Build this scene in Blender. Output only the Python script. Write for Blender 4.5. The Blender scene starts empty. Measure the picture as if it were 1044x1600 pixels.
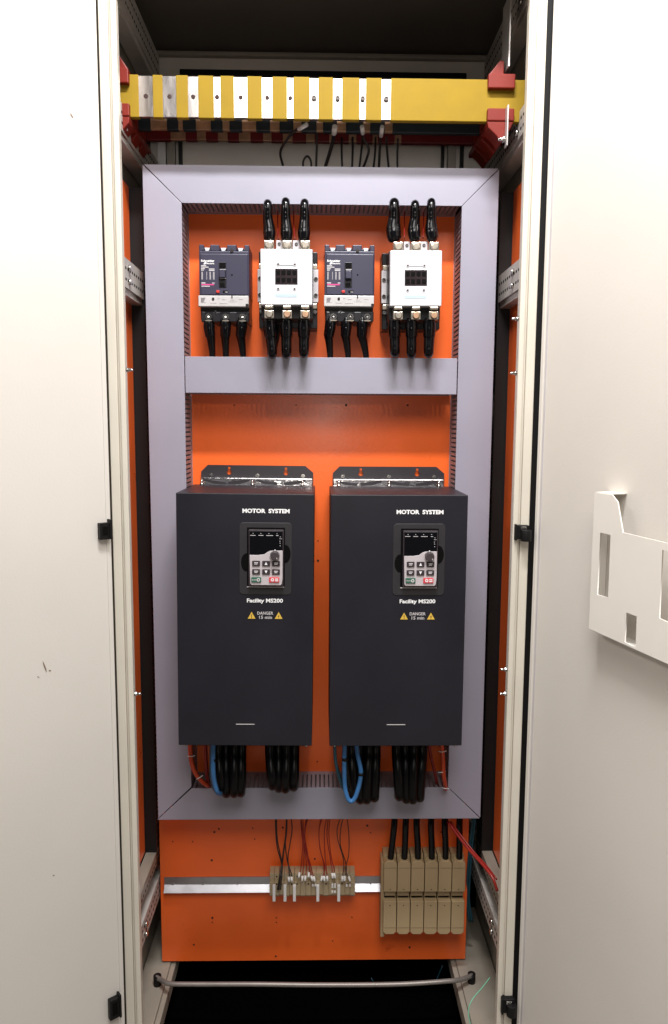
import bpy, math, random
from mathutils import Vector, Matrix
random.seed(7)
C = bpy.context.scene
COL = C.collection

# ------------------------------------------------------------------ camera
CZ = 1.40          # camera height above the floor (m)
F = 1178.0         # focal length in pixels of the 1044 x 1600 photograph
Yc = Vector((500-522, -(664-800), -F)).normalized()
Zc = -Vector((465-522, -(11018-800), -F)).normalized()
Zc = (Zc - Yc*(Zc.dot(Yc))).normalized()
Xc = Yc.cross(Zc)
cam_d = bpy.data.cameras.new('camera'); cam = bpy.data.objects.new('camera', cam_d); COL.objects.link(cam)
M3 = Matrix((Xc, Yc, Zc))
cam.matrix_world = Matrix.Translation((0, 0, CZ)) @ M3.to_4x4()
cam_d.sensor_fit = 'VERTICAL'; cam_d.sensor_height = 36.0; cam_d.lens = F/1600*36
cam_d.clip_start = 0.02; cam_d.clip_end = 100
C.camera = cam

# ------------------------------------------------------------------ world, lamps, exposure
w = bpy.data.worlds.new('World'); C.world = w; w.use_nodes = True
w.node_tree.nodes['Background'].inputs[0].default_value = (0.80, 0.86, 1.0, 1)
w.node_tree.nodes['Background'].inputs[1].default_value = 0.04
def lamp(name, kind, loc, energy, color, size=None, size_y=None, rot=(0,0,0), radius=None):
    d = bpy.data.lights.new(name, kind); d.energy = energy; d.color = color
    if kind == 'AREA':
        d.shape = 'RECTANGLE'; d.size = size; d.size_y = size_y
    if radius is not None: d.shadow_soft_size = radius
    o = bpy.data.objects.new(name, d); o.location = loc; o.rotation_euler = rot; COL.objects.link(o); return o
lamp('ceiling_light', 'AREA', (0.08, 0.70, CZ+1.52), 47, (0.98, 0.985, 1.0), 0.62, 0.10, rot=(math.radians(22), 0, 0))
lamp('overhead_fill', 'AREA', (0.17, -0.50, CZ+1.60), 52, (1.0, 0.965, 0.93), 1.25, 1.3, rot=(math.radians(12), 0, 0))  # added soft fill in place of ceiling bounce, lifts the shadows
for sx_ in (-1, 1):
    lamp('side_fill', 'AREA', (sx_*2.1, 0.35, CZ+1.55), 25, (1.0, 0.95, 0.88), 0.12, 1.2, rot=(0, math.radians(35*sx_), 0))  # added fill lamps that brighten the doors and posts
lamp('camera_flash', 'POINT', (-0.01, -0.02, CZ+0.02), 7.0, (1.0, 0.93, 0.84), radius=0.02)
C.view_settings.view_transform = 'Standard'; C.view_settings.look = 'None'
C.view_settings.gamma = 1.0; C.view_settings.use_curve_mapping = False
C.view_settings.exposure = 0.0

# ------------------------------------------------------------------ pixel -> place
def P(px, py, Y):
    r = Vector((px-522, -(py-800), -F)); s = Y/r.dot(Yc)
    return Vector((s*r.dot(Xc), Y, CZ+s*r.dot(Zc)))
def PX(px, py, X):
    r = Vector((px-522, -(py-800), -F)); s = X/r.dot(Xc)
    return Vector((X, s*r.dot(Yc), CZ+s*r.dot(Zc)))

# ------------------------------------------------------------------ materials
def mat(name, col, rough=0.5, metal=0.0, var=0.08, scale=18, bump=0.0, bscale=300, spec=0.5, coat=0.0, rvar=0.06, stretch=(1,1,1), alpha=None, dirt=None):
    m = bpy.data.materials.new(name); m.use_nodes = True
    nt = m.node_tree; N = nt.nodes; L = nt.links; b = N['Principled BSDF']
    b.inputs['Metallic'].default_value = metal
    b.inputs['Specular IOR Level'].default_value = spec
    b.inputs['Coat Weight'].default_value = coat
    tc = N.new('ShaderNodeTexCoord'); mp = N.new('ShaderNodeMapping'); mp.inputs['Scale'].default_value = stretch
    L.new(tc.outputs['Object'], mp.inputs[0])
    nz = N.new('ShaderNodeTexNoise'); nz.inputs['Scale'].default_value = scale; nz.inputs['Detail'].default_value = 6
    L.new(mp.outputs[0], nz.inputs['Vector'])
    mr = N.new('ShaderNodeMapRange'); mr.inputs['From Min'].default_value = .3; mr.inputs['From Max'].default_value = .7
    mr.inputs['To Min'].default_value = 1-var; mr.inputs['To Max'].default_value = 1+var
    L.new(nz.outputs[0], mr.inputs[0])
    mx = N.new('ShaderNodeVectorMath'); mx.operation = 'SCALE'; mx.inputs[0].default_value = col
    L.new(mr.outputs[0], mx.inputs['Scale'])
    out = mx.outputs[0]
    if dirt:
        dcol, dthr, dsc = dirt
        n2 = N.new('ShaderNodeTexNoise'); n2.inputs['Scale'].default_value = dsc; n2.inputs['Detail'].default_value = 8; n2.inputs['Roughness'].default_value = .7
        L.new(mp.outputs[0], n2.inputs['Vector'])
        r2 = N.new('ShaderNodeMapRange'); r2.inputs['From Min'].default_value = dthr; r2.inputs['From Max'].default_value = dthr+.06
        L.new(n2.outputs[0], r2.inputs[0])
        mm = N.new('ShaderNodeMix'); mm.data_type = 'RGBA'; L.new(r2.outputs[0], mm.inputs[0]); L.new(out, mm.inputs[6]); mm.inputs[7].default_value = (*dcol, 1)
        out = mm.outputs[2]
    L.new(out, b.inputs['Base Color'])
    m2 = N.new('ShaderNodeMapRange'); m2.inputs['To Min'].default_value = max(.02, rough-rvar); m2.inputs['To Max'].default_value = min(1, rough+rvar)
    L.new(nz.outputs[0], m2.inputs[0]); L.new(m2.outputs[0], b.inputs['Roughness'])
    if bump:
        nb = N.new('ShaderNodeTexNoise'); nb.inputs['Scale'].default_value = bscale; nb.inputs['Detail'].default_value = 2
        L.new(mp.outputs[0], nb.inputs['Vector'])
        bp = N.new('ShaderNodeBump'); bp.inputs['Strength'].default_value = bump; bp.inputs['Distance'].default_value = 0.001
        L.new(nb.outputs[0], bp.inputs['Height']); L.new(bp.outputs[0], b.inputs['Normal'])
    return m
M = {}
M['steel_paint'] = mat('powder_coat_beige', (.625,.583,.53), .40, var=.03, scale=3, rvar=.10, bump=.16, bscale=300, dirt=((.50,.46,.40),.70,5))
M['post_paint'] = mat('powder_coat_post', (.62,.57,.48), .38, var=.04, scale=9, bump=.08, bscale=420, dirt=((.30,.26,.21),.74,14))
M['seam'] = mat('dark_seam', (.06,.05,.04), .8, spec=.1)
M['rubber'] = mat('black_rubber', (.005,.0045,.0045), .55, bump=.1, spec=.25)
M['rearp'] = mat('rear_panel_paint', (.66,.60,.54), .5, var=.05, scale=7)
M['zinc'] = mat('zinc_rail', (.50,.50,.53), .36, metal=1, var=.1, scale=40)
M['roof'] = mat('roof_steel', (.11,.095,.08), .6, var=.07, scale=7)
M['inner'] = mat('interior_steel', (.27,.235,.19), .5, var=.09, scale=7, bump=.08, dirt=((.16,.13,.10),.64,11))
M['galv'] = mat('galvanised_rail', (.55,.52,.50), .38, metal=.55, var=.10, scale=30)
M['orange'] = mat('orange_plate', (.90,.143,.024), .31, var=.07, scale=6, bump=.16, bscale=170, rvar=.10, dirt=((.62,.080,.015),.66,9))
M['hole'] = mat('drilled_hole', (.035,.012,.008), .8)
M['duct'] = mat('duct_cover', (.305,.292,.352), .42, var=.04, scale=5, rvar=.10, dirt=((.25,.235,.28),.69,12), bump=.12, bscale=380)
M['finger'] = mat('duct_finger', (.25,.20,.22), .42, var=.05)
M['ductdark'] = mat('side_duct', (.009,.008,.008), .5, spec=.3)
M['yellow'] = mat('yellow_sleeve', (.27,.170,.012), .6, var=.05, scale=25, bump=.12, bscale=60, spec=.15)
M['darkbar'] = mat('dark_sleeve', (.018,.026,.034), .4)
M['redbar'] = mat('red_sleeve', (.13,.008,.010), .4)
M['tin'] = mat('tinned_bar', (.70,.64,.61), .20, metal=1, var=.13, scale=60, rvar=.08, stretch=(1,1,.25))
M['copper'] = mat('copper_bar', (.52,.31,.19), .42, metal=.6, var=.2, scale=50)
M['redins'] = mat('red_insulator', (.17,.012,.005), .45, spec=.3, var=.05)
M['bolt'] = mat('zinc_bolt', (.62,.60,.57), .22, metal=1, var=.15, scale=90)
M['darkbolt'] = mat('dark_screw', (.08,.07,.065), .3, metal=.8)
M['drive'] = mat('drive_grey', (.0115,.0108,.0158), .44, var=.12, scale=7, dirt=((.020,.018,.021),.68,16), bump=.14, bscale=620, rvar=.10, spec=.4)
M['bracket'] = mat('bracket_grey', (.035,.030,.034), .33)
M['chrome'] = mat('bright_flange', (.72,.69,.70), .16, metal=1, var=.2, scale=70, bump=.9, bscale=55, stretch=(1,1,2.2))
M['recess'] = mat('keypad_surround', (.022,.0195,.022), .5)
M['pit'] = mat('black_recess', (.002,.0018,.0018), .7, spec=.1)
M['void'] = mat('shade_black', (.0012,.001,.001), .9, spec=0)  # dull black that paints the shade at the cabinet bottom
M['motorcable'] = mat('motor_cable', (.002,.0018,.0022), .34, spec=.2)
M['perf'] = mat('perforated_rail', (.46,.42,.385), .45, var=.10, scale=20, dirt=((.25,.21,.17),.7,15))
M['screen'] = mat('black_screen', (.004,.004,.005), .12, var=0)
M['keypad'] = mat('keypad_grey', (.50,.45,.46), .4, var=.02)
M['key'] = mat('dark_key', (.035,.025,.03), .4)
M['green'] = mat('green_key', (.035,.12,.075), .4)
M['redkey'] = mat('red_key', (.60,.05,.07), .4)
M['white'] = mat('white_print', (.85,.84,.83), .5, var=0)
M['paleprint'] = mat('pale_print', (.55,.52,.52), .5, var=0)
M['knob'] = mat('knob', (.06,.048,.05), .32)
M['warn'] = mat('yellow_sign', (.68,.43,.06), .5, var=.02)
M['breaker'] = mat('breaker_case', (.034,.031,.058), .40, var=.05, scale=9, bump=.06)
M['breakerlo'] = mat('terminal_shield', (.012,.011,.013), .35, spec=.4)
M['blackp'] = mat('black_plastic', (.008,.0075,.009), .36, var=.05, spec=.4)
M['whitep'] = mat('white_plastic', (.60,.605,.63), .36, var=.012)
M['greyp'] = mat('light_grey_plastic', (.48,.45,.46), .42)
M['silver'] = mat('silver_label', (.50,.48,.47), .3, var=.06, scale=60)
M['pink'] = mat('magenta_print', (.62,.05,.22), .5, var=0)
M['redp'] = mat('red_button', (.55,.03,.025), .4)
M['lightblue'] = mat('pale_blue_print', (.42,.51,.57), .45, var=0)
M['windowp'] = mat('smoked_window', (.018,.010,.012), .25)
M['lug'] = mat('tinned_lug', (.60,.53,.44), .30, metal=.9, var=.15, scale=50)
M['cable'] = mat('black_cable', (.0022,.002,.0025), .19, var=.1, bump=.15, bscale=80, spec=.3)
M['tape'] = mat('shrink_sleeve', (.003,.0028,.0035), .14, bump=.45, bscale=60, spec=.35)
M['blue'] = mat('blue_cable', (.035,.14,.33), .34)
M['teal'] = mat('teal_wire', (.012,.075,.11), .4)
M['redwire'] = mat('red_wire', (.24,.012,.008), .38)
M['orangewire'] = mat('red_orange_cable', (.55,.060,.015), .38)
M['blackwire'] = mat('thin_black_wire', (.014,.010,.010), .4)
M['brownwire'] = mat('thin_brown_wire', (.06,.025,.018), .45)
M['greenwire'] = mat('thin_green_wire', (.16,.45,.30), .45)
M['ferrule'] = mat('ferrule', (.78,.76,.74), .45, var=.03)
M['term'] = mat('terminal_beige', (.40,.31,.19), .42, var=.07, scale=40)
M['bigterm'] = mat('big_terminal_beige', (.38,.275,.15), .45, var=.04, scale=12)
M['rod'] = mat('grey_tube', (.24,.21,.19), .42, metal=.4, var=.1, scale=40)
M['floorm'] = mat('concrete', (.20,.18,.16), .7, var=.15, scale=4, bump=.2)
M['smudge'] = mat('smudge', (.20,.14,.10), .6)
M['paper'] = mat('pocket_plastic', (.70,.66,.60), .42, var=.012)

# ------------------------------------------------------------------ mesh helper
ORG = {}
class MB:
    def __init__(s): s.v=[]; s.f=[]; s.m=[]; s.s=[]
    def add(s, vs, fs, mi=0, smooth=False):
        o=len(s.v); s.v += [Vector(v) for v in vs]
        for f in fs: s.f.append([i+o for i in f]); s.m.append(mi); s.s.append(smooth)
        return s
    def box(s, x0,x1,y0,y1,z0,z1, mi=0, rot=None, c=None):
        vs=[Vector((x,y,z)) for x in (x0,x1) for y in (y0,y1) for z in (z0,z1)]
        if rot is not None:
            c = c if c is not None else Vector(((x0+x1)/2,(y0+y1)/2,(z0+z1)/2))
            vs=[rot@(v-c)+c for v in vs]
        return s.add(vs, [(0,1,3,2),(4,6,7,5),(0,4,5,1),(2,3,7,6),(0,2,6,4),(1,5,7,3)], mi)
    def prism(s, pts, y0, y1, mi=0):        # polygon in XZ (counter-clockwise seen from -Y) extruded y0 -> y1
        n=len(pts); a=sum(pts[i][0]*pts[(i+1)%n][1]-pts[(i+1)%n][0]*pts[i][1] for i in range(n))
        if a<0: pts=pts[::-1]
        vs=[(p[0],y0,p[1]) for p in pts]+[(p[0],y1,p[1]) for p in pts]
        fs=[list(range(n)), list(range(2*n-1,n-1,-1))]+[(i,i+n,(i+1)%n+n,(i+1)%n) for i in range(n)]
        return s.add(vs, fs, mi)
    def prismx(s, pts, x0, x1, mi=0):       # polygon in YZ extruded along X
        n=len(pts); a=sum(pts[i][0]*pts[(i+1)%n][1]-pts[(i+1)%n][0]*pts[i][1] for i in range(n))
        if a<0: pts=pts[::-1]
        vs=[(x0,p[0],p[1]) for p in pts]+[(x1,p[0],p[1]) for p in pts]
        fs=[list(range(n-1,-1,-1)), list(range(n,2*n))]+[(i,(i+1)%n,(i+1)%n+n,i+n) for i in range(n)]
        return s.add(vs, fs, mi)
    def cyl(s, a, b, r, n=16, mi=0, r2=None):
        a=Vector(a); b=Vector(b); d=(b-a).normalized(); u=d.orthogonal().normalized(); w_=d.cross(u); r2=r if r2 is None else r2
        o=len(s.v)
        for c_,rr in ((a,r),(b,r2)):
            for k in range(n):
                t=2*math.pi*k/n; s.v.append(c_+u*math.cos(t)*rr+w_*math.sin(t)*rr)
        for k in range(n): s.f.append([o+k,o+(k+1)%n,o+n+(k+1)%n,o+n+k]); s.m.append(mi); s.s.append(True)
        s.f.append([o+k for k in range(n-1,-1,-1)]); s.m.append(mi); s.s.append(False)
        s.f.append([o+n+k for k in range(n)]); s.m.append(mi); s.s.append(False)
        return s
    def ring(s, c, r0, r1, y0, y1, n=20, mi=0):   # washer-like ring facing -Y
        c=Vector(c); o=len(s.v)
        for rr,yy in ((r0,y1),(r0,y0),(r1,y0),(r1,y1)):
            for k in range(n):
                t=2*math.pi*k/n; s.v.append(Vector((c.x+rr*math.cos(t), yy, c.z+rr*math.sin(t))))
        for q in range(3):
            for k in range(n):
                s.f.append([o+q*n+k,o+q*n+(k+1)%n,o+(q+1)*n+(k+1)%n,o+(q+1)*n+k]); s.m.append(mi); s.s.append(False)
        return s
    def tube(s, pts, r, n=10, mi=0, sub=6):
        pts=[Vector(p) for p in pts]; rs = r if isinstance(r,(list,tuple)) else [r]*len(pts)
        path=[]; rad=[]
        ext=[pts[0]*2-pts[1]]+pts+[pts[-1]*2-pts[-2]]
        for i in range(len(pts)-1):
            p0,p1,p2,p3=ext[i:i+4]
            for k in range(sub):
                t=k/sub
                path.append(.5*((2*p1)+(p2-p0)*t+(2*p0-5*p1+4*p2-p3)*t*t+(3*p1-p0-3*p2+p3)*t**3)); rad.append(rs[i]*(1-t)+rs[i+1]*t)
        path.append(pts[-1]); rad.append(rs[-1])
        o=len(s.v); u=None
        for i,p in enumerate(path):
            d=(path[min(i+1,len(path)-1)]-path[max(i-1,0)]).normalized()
            if u is None: u=d.orthogonal().normalized()
            u=(u-d*u.dot(d)).normalized(); w_=d.cross(u)
            for k in range(n):
                t=2*math.pi*k/n; s.v.append(p+u*math.cos(t)*rad[i]+w_*math.sin(t)*rad[i])
        for i in range(len(path)-1):
            for k in range(n):
                s.f.append([o+i*n+k,o+i*n+(k+1)%n,o+(i+1)*n+(k+1)%n,o+(i+1)*n+k]); s.m.append(mi); s.s.append(True)
        s.f.append([o+k for k in range(n-1,-1,-1)]); s.m.append(mi); s.s.append(False)
        e=o+(len(path)-1)*n; s.f.append([e+k for k in range(n)]); s.m.append(mi); s.s.append(False)
        return s
    def build(s, name, mats, parent=None, bevel=0.0, seg=2, org=None):
        if not isinstance(mats,(list,tuple)): mats=[mats]
        if parent is not None: org=ORG[parent.name]
        elif org is None:
            xs=[v.x for v in s.v]; ys=[v.y for v in s.v]; zs=[v.z for v in s.v]
            org=Vector(((min(xs)+max(xs))/2,(min(ys)+max(ys))/2,min(zs)))
        org=Vector(org)
        me=bpy.data.meshes.new(name); me.from_pydata([v-org for v in s.v],[],s.f)
        for m_ in mats: me.materials.append(m_)
        for p,mi,sm in zip(me.polygons,s.m,s.s): p.material_index=mi; p.use_smooth=sm
        me.update()
        o=bpy.data.objects.new(name,me); COL.objects.link(o); ORG[o.name]=org
        if parent is not None: o.parent=parent
        else: o.location=org
        if bevel:
            b=o.modifiers.new('bevel','BEVEL'); b.width=bevel; b.segments=seg; b.limit_method='ANGLE'; b.angle_limit=math.radians(40)
        return o
def tag(o, label=None, cat=None, group=None, kind=None):
    if label: o['label']=label
    if cat: o['category']=cat
    if group: o['group']=group
    if kind: o['kind']=kind
    return o
def empty(name, loc, label, cat, group=None):
    o=bpy.data.objects.new(name,None); COL.objects.link(o); o.location=loc; o.empty_display_size=.05; ORG[o.name]=Vector(loc)
    return tag(o,label,cat,group)
def children(o): return [c for c in COL.objects if c.parent==o]
def copy_tree(o, parent=None):
    c=o.copy(); COL.objects.link(c); ORG[c.name]=ORG[o.name]
    if parent is not None: c.parent=parent
    for ch in children(o): copy_tree(ch,c)
    return c
def B(name, m, dims, parent=None, bevel=0.0): return MB().box(*dims).build(name, m, parent, bevel)
def text(name, s, x0, x1, z0, z1, y, m, parent, bold=.0, th=.0004, shear=0.0):
    cu=bpy.data.curves.new('t','FONT'); cu.body=s; cu.size=1; cu.offset=bold; cu.resolution_u=3; cu.shear=shear
    to=bpy.data.objects.new('t',cu); COL.objects.link(to); bpy.context.view_layer.update()
    dg=bpy.context.evaluated_depsgraph_get(); me=bpy.data.meshes.new_from_object(to.evaluated_get(dg))
    bpy.data.objects.remove(to); bpy.data.curves.remove(cu)
    xs=[v.co.x for v in me.vertices]; ys=[v.co.y for v in me.vertices]
    ax,bx,ay,by=min(xs),max(xs),min(ys),max(ys)
    org=ORG[parent.name]
    for v in me.vertices:
        X=x0+(v.co.x-ax)/(bx-ax)*(x1-x0); Z=z0+(v.co.y-ay)/(by-ay)*(z1-z0)
        v.co=Vector((X,y-th,Z))-org
    me.materials.clear(); me.materials.append(m); me.name=name
    o=bpy.data.objects.new(name,me); COL.objects.link(o); ORG[o.name]=org; o.parent=parent
    return o

# ================================================================== setting
fl=MB().box(-6,6,-5,8,-.05,0).build('floor', M['floorm']); tag(fl, kind='structure')

# ================================================================== cabinet
YF=1.40; YB=1.90; XS=.405                      # front plane, back plane, inner half width
CXM=(P(200,664,YF).x+P(800,664,YF).x)/2        # middle of the opening
CXM=.003
cab=empty('electrical_cabinet',(CXM,1.65,0),'tall open beige steel switchgear cabinet framing the orange plates, doors swung open','cabinet')
def S(side,x): return CXM+side*x
XIN_L=(P(188,0,YF).x+P(217,1600,YF).x)/2; XIN_R=(P(822,0,YF).x+P(780,1600,YF).x)/2
ZT=CZ+1.02; ZB=.10
for side,xi in ((-1,XIN_L),(1,XIN_R)):
    post=MB()
    d=side
    def bx(a,b,y0,y1,mi=0): 
        xa,xb=sorted((xi+d*a,xi+d*b)); post.box(xa,xb,y0,y1,ZB,ZT,mi)
    bx(0,.0100,YF-.004,YF+.003)            # inner lip
    bx(.0102,.0150,YF+.0015,YF+.010)        # groove floor
    bx(.0152,.0318,YF-.001,YF+.006)         # face
    bx(.0104,.0316,YF+.0101,YF+.055)        # box behind
    p=post.build('post',M['post_paint'],cab,.0018)
    g=MB(); gm='rubber' if side>0 else 'seam'; xa,xb=sorted((xi+d*.0322,xi+d*.0470)); g.box(xa,xb,YF+.012,YF+.045,ZB,ZT); g.build('gasket',M[gm],p,.001)
    # bolts along the post's inner flank
    bl = [(203,578)] if side<0 else [(800,498),(797,583),(780,1046),(787,1084)]
    if side<0: bl+= [(211,1084)]
    for (bxp,byp) in bl:
        q=P(bxp,byp,YF+.012)
        x0=xi
        MB().cyl((x0+d*.008,YF+.012,q.z),(x0-d*.003,YF+.012,q.z),.0045,6).cyl((x0-d*.0029,YF+.012,q.z),(x0-d*.010,YF+.012,q.z),.0026,10).build('bolt',M['bolt'],p,.0005)
# shell
B('back_panel',M['rearp'],(CXM-XS-.02,CXM+XS+.02,YB,YB+.02,.0,ZT+.1),cab)
zr=P(500,84,YB).z
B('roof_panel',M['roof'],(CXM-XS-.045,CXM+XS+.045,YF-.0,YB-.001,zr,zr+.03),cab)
tz=zr
for side in (-1,1):
    x0,x1=sorted((S(side,XS+.012),S(side,XS+.03)))
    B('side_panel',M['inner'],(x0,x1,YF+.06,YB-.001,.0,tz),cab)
B('shading_header',M['post_paint'],(CXM-XS-.03,CXM+XS+.03,YF-.003,YF+.03,CZ+.80,zr-.001),cab,.002)  # unseen header added to shade the roof and busbars
# back wall details
bw=MB()
zl=P(500,92,YB).z; bw.box(CXM-XS+.01,CXM+XS-.01,YB-.018,YB-.002,zl-.004,zl+.006,0)
bw.build('back_cross_member',M['inner'],cab,.002)
z1=P(500,114,YB).z; z0=P(500,124,YB).z; xl=P(282,120,YB).x; xr=P(728,120,YB).x
B('back_gasket',M['rubber'],(xl,xr,YB-.012,YB-.002,z0,z1),cab,.002)
for px,wd,mt in ((232,.006,'rubber'),(253,.020,'galv'),(268,.018,'inner'),(282,.007,'rubber'),(692,.006,'rubber'),(722,.007,'rubber'),(706,.02,'inner')):
    q=P(px,240,YB-.015); B('back_profile' if mt!='rubber' else 'back_gasket',M[mt],(q.x-wd/2,q.x+wd/2,YB-.02 if mt!='rubber' else YB-.0225,YB-.003,.2,z0-.01),cab,.001)
# side rails (perforated) with slots
def rail(side, zc, h, y0, y1, m='perf', nbolt=1, tilt=0, rows=2):
    xf=.378
    r=MB(); xa,xb=sorted((S(side,xf),S(side,xf+.024)))
    r.box(xa,xb,y0,y1,zc-h/2,zc+h/2)
    # folded lower flange
    xa2,xb2=sorted((S(side,xf+.004),S(side,XS+.008)))
    r.box(xa2,xb2,y0,y1,zc-h/2-.012,zc-h/2-.0005)
    n=int((y1-y0)/.017)
    for k in range(n):
        yy=y0+.006+k*.017
        for rr in range(rows):
            zz=zc+(h*.16 if rr else -h*.22)
            xa3,xb3=sorted((S(side,xf)-side*.0002,S(side,xf+.002)))
            r.box(xa3,xb3,yy,yy+.0085,zz-.0026,zz+.0026,1)
    o=r.build('side_rail',[M[m],M['pit']],cab,0)
    for k in range(nbolt):
        for zz in ((zc+h*.22),(zc-h*.25)):
            xx=S(side,xf); yy=YF+.125+k*.03
            MB().cyl((xx,yy,zz),(xx-side*.006,yy,zz),.006,6).build('bolt',M['bolt'],o)
    return o
a=PX(194.6,401,S(-1,.378)); b_=PX(194.6,447,S(-1,.378))
rail(-1,(a.z+b_.z)/2,a.z-b_.z,YF+.06,1.66); rail(1,(a.z+b_.z)/2,a.z-b_.z,YF+.06,1.66)
for side in (-1,1):
    rail(side,CZ+.815,.06,YF+.06,1.86); rail(side,CZ+.575,.05,YF+.06,1.86)
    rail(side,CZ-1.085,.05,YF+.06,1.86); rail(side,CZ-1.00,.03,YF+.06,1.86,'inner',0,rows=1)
    # base member
    xi_=.355 if side<0 else .328
    x0,x1=sorted((S(side,xi_),S(side,XS+.01)))
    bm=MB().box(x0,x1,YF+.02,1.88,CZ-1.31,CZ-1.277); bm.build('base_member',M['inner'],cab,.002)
    x0,x1=sorted((S(side,xi_-.012),S(side,xi_-.0002))); MB().box(x0,x1,YF+.02,1.88,CZ-1.315,CZ-1.281).build('base_flange',M['inner'],cab,.002)
B('base_shade_sheet',M['void'],(CXM-.42,CXM+.42,YF+.0,1.89,.02,.03),cab)  # black sheet painting the unlit depth of the open base
B('base_plinth',M['post_paint'],(CXM-.44,CXM+.44,YF+.0,1.91,0,.019),cab)
B('rear_shade_sheet',M['void'],(CXM-.42,CXM+.42,1.872,1.878,.031,CZ-.9),cab)  # black sheet in place of the shade behind and below the plate

# doors: hinged on the posts, swung outwards
def door(side, hx, hy, ang, z0, z1, width=.62):
    # local frame: u along the door away from the hinge, n = inside face normal (towards the opening)
    u=Vector((side*math.sin(ang), -math.cos(ang), 0)); n=Vector((-side*math.cos(ang), -math.sin(ang), 0))
    h=Vector((hx,hy,0))
    def W(a,t,z): return h+u*a+n*t+Vector((0,0,z))
    def bx(mb,a0,a1,t0,t1,za,zb,mi=0):
        vs=[W(a,t,z) for a in (a0,a1) for t in (t0,t1) for z in (za,zb)]
        mb.add(vs,[(0,1,3,2),(4,6,7,5),(0,4,5,1),(2,3,7,6),(0,2,6,4),(1,5,7,3)],mi); return mb
    mb=MB(); bx(mb,0,width,-.006,0,z0,z1)
    bx(mb,0,.009,-.008,.0015,z0,z1)              # folded edge next to the hinge
    bx(mb,width-.009,width+.003,-.008,.006,z0,z1)
    d=mb.build('door',[M['steel_paint']],cab,.0015)
    return d,W,bx
# right door
qh=P(834.5,829,YF+.0)
angR=math.radians(22)
dr,WR,bxr=door(1,qh.x,YF-.006,angR,ZB+.02,ZT-.02)
sm=MB(); bxr(sm,.013,.0165,.0,.0008,ZB+.02,ZT-.02); sm.build('door_seam',M['greyp'],dr)
angL=math.radians(52)
ql=P(174.5,829,YF)
dl,WL,bxl=door(-1,ql.x,YF-.006,angL,ZB+.02,ZT-.02)
# intersection of a pixel ray with a door plane
def on_door(W, px, py, t=0.0):
    r=Vector((px-522,-(py-800),-F)); d=Vector((r.dot(Xc),r.dot(Yc),r.dot(Zc)))
    o=W(0,t,0); u=(W(1,t,0)-o); n=(W(0,t+1,0)-o)
    k=(o.x*n.x+o.y*n.y)/(d.x*n.x+d.y*n.y)
    p=d*k; a=Vector((p.x-o.x,p.y-o.y,0)).dot(u)
    return a, CZ+p.z
# document pocket on the right door
def pocket():
    pts=[(921,982),(930,770),(957,773),(966,784),(974,832),(1016,842),(1075,856),(1075,1051)]
    T=.030
    uv=[on_door(WR,x,y,T) for x,y in pts]
    holes=[[(939,832),(955,836),(951,934),(934,929)],[(980,957),(996,963),(994,1012),(977,1003)],[(1036,859),(1062,866),(1060,979),(1031,966)]]
    # front plate cut into cells around its openings
    import bmesh
    H=[[on_door(WR,x,y,T) for x,y in h] for h in holes]
    cu=bpy.data.curves.new('t','CURVE'); cu.dimensions='2D'; cu.fill_mode='BOTH'
    for loop in [uv]+H:
        sp=cu.splines.new('POLY'); sp.points.add(len(loop)-1); sp.use_cyclic_u=True
        for p_,(a,z) in zip(sp.points,loop): p_.co=(a,z,0,1)
    cu.extrude=.0012
    to=bpy.data.objects.new('t',cu); COL.objects.link(to); bpy.context.view_layer.update()
    me=bpy.data.meshes.new_from_object(to.evaluated_get(bpy.context.evaluated_depsgraph_get()))
    bpy.data.objects.remove(to); bpy.data.curves.remove(cu)
    org=ORG[dr.name]
    for v in me.vertices: v.co=WR(v.co.x,T+v.co.z,v.co.y)-org
    me.materials.clear(); me.materials.append(M['paper']); me.name='document_pocket'
    o=bpy.data.objects.new('document_pocket',me); COL.objects.link(o); o.parent=dr; ORG[o.name]=org
    o['label']='white plastic document pocket with cut-out windows'
    # side wall and floor of the pocket
    mb=MB()
    def wall(p,q,t0=0.0005,t1=T-.0013):
        (a,z),(b,y)=p,q
        e=Vector((b-a,y-z)); e.normalize(); nn=(-e.y*.0015,e.x*.0015)
        vs=[WR(a,t0,z),WR(b,t0,y),WR(b,t1,y),WR(a,t1,z),WR(a+nn[0],t0,z+nn[1]),WR(b+nn[0],t0,y+nn[1]),WR(b+nn[0],t1,y+nn[1]),WR(a+nn[0],t1,z+nn[1])]
        mb.add(vs,[(0,1,2,3),(7,6,5,4),(0,4,5,1),(1,5,6,2),(2,6,7,3),(3,7,4,0)])
    wall(uv[0],uv[1]); wall(uv[7],uv[0]); wall(uv[1],uv[2])
    mb.build('pocket_side',M['paper'],dr)
pocket()
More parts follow.
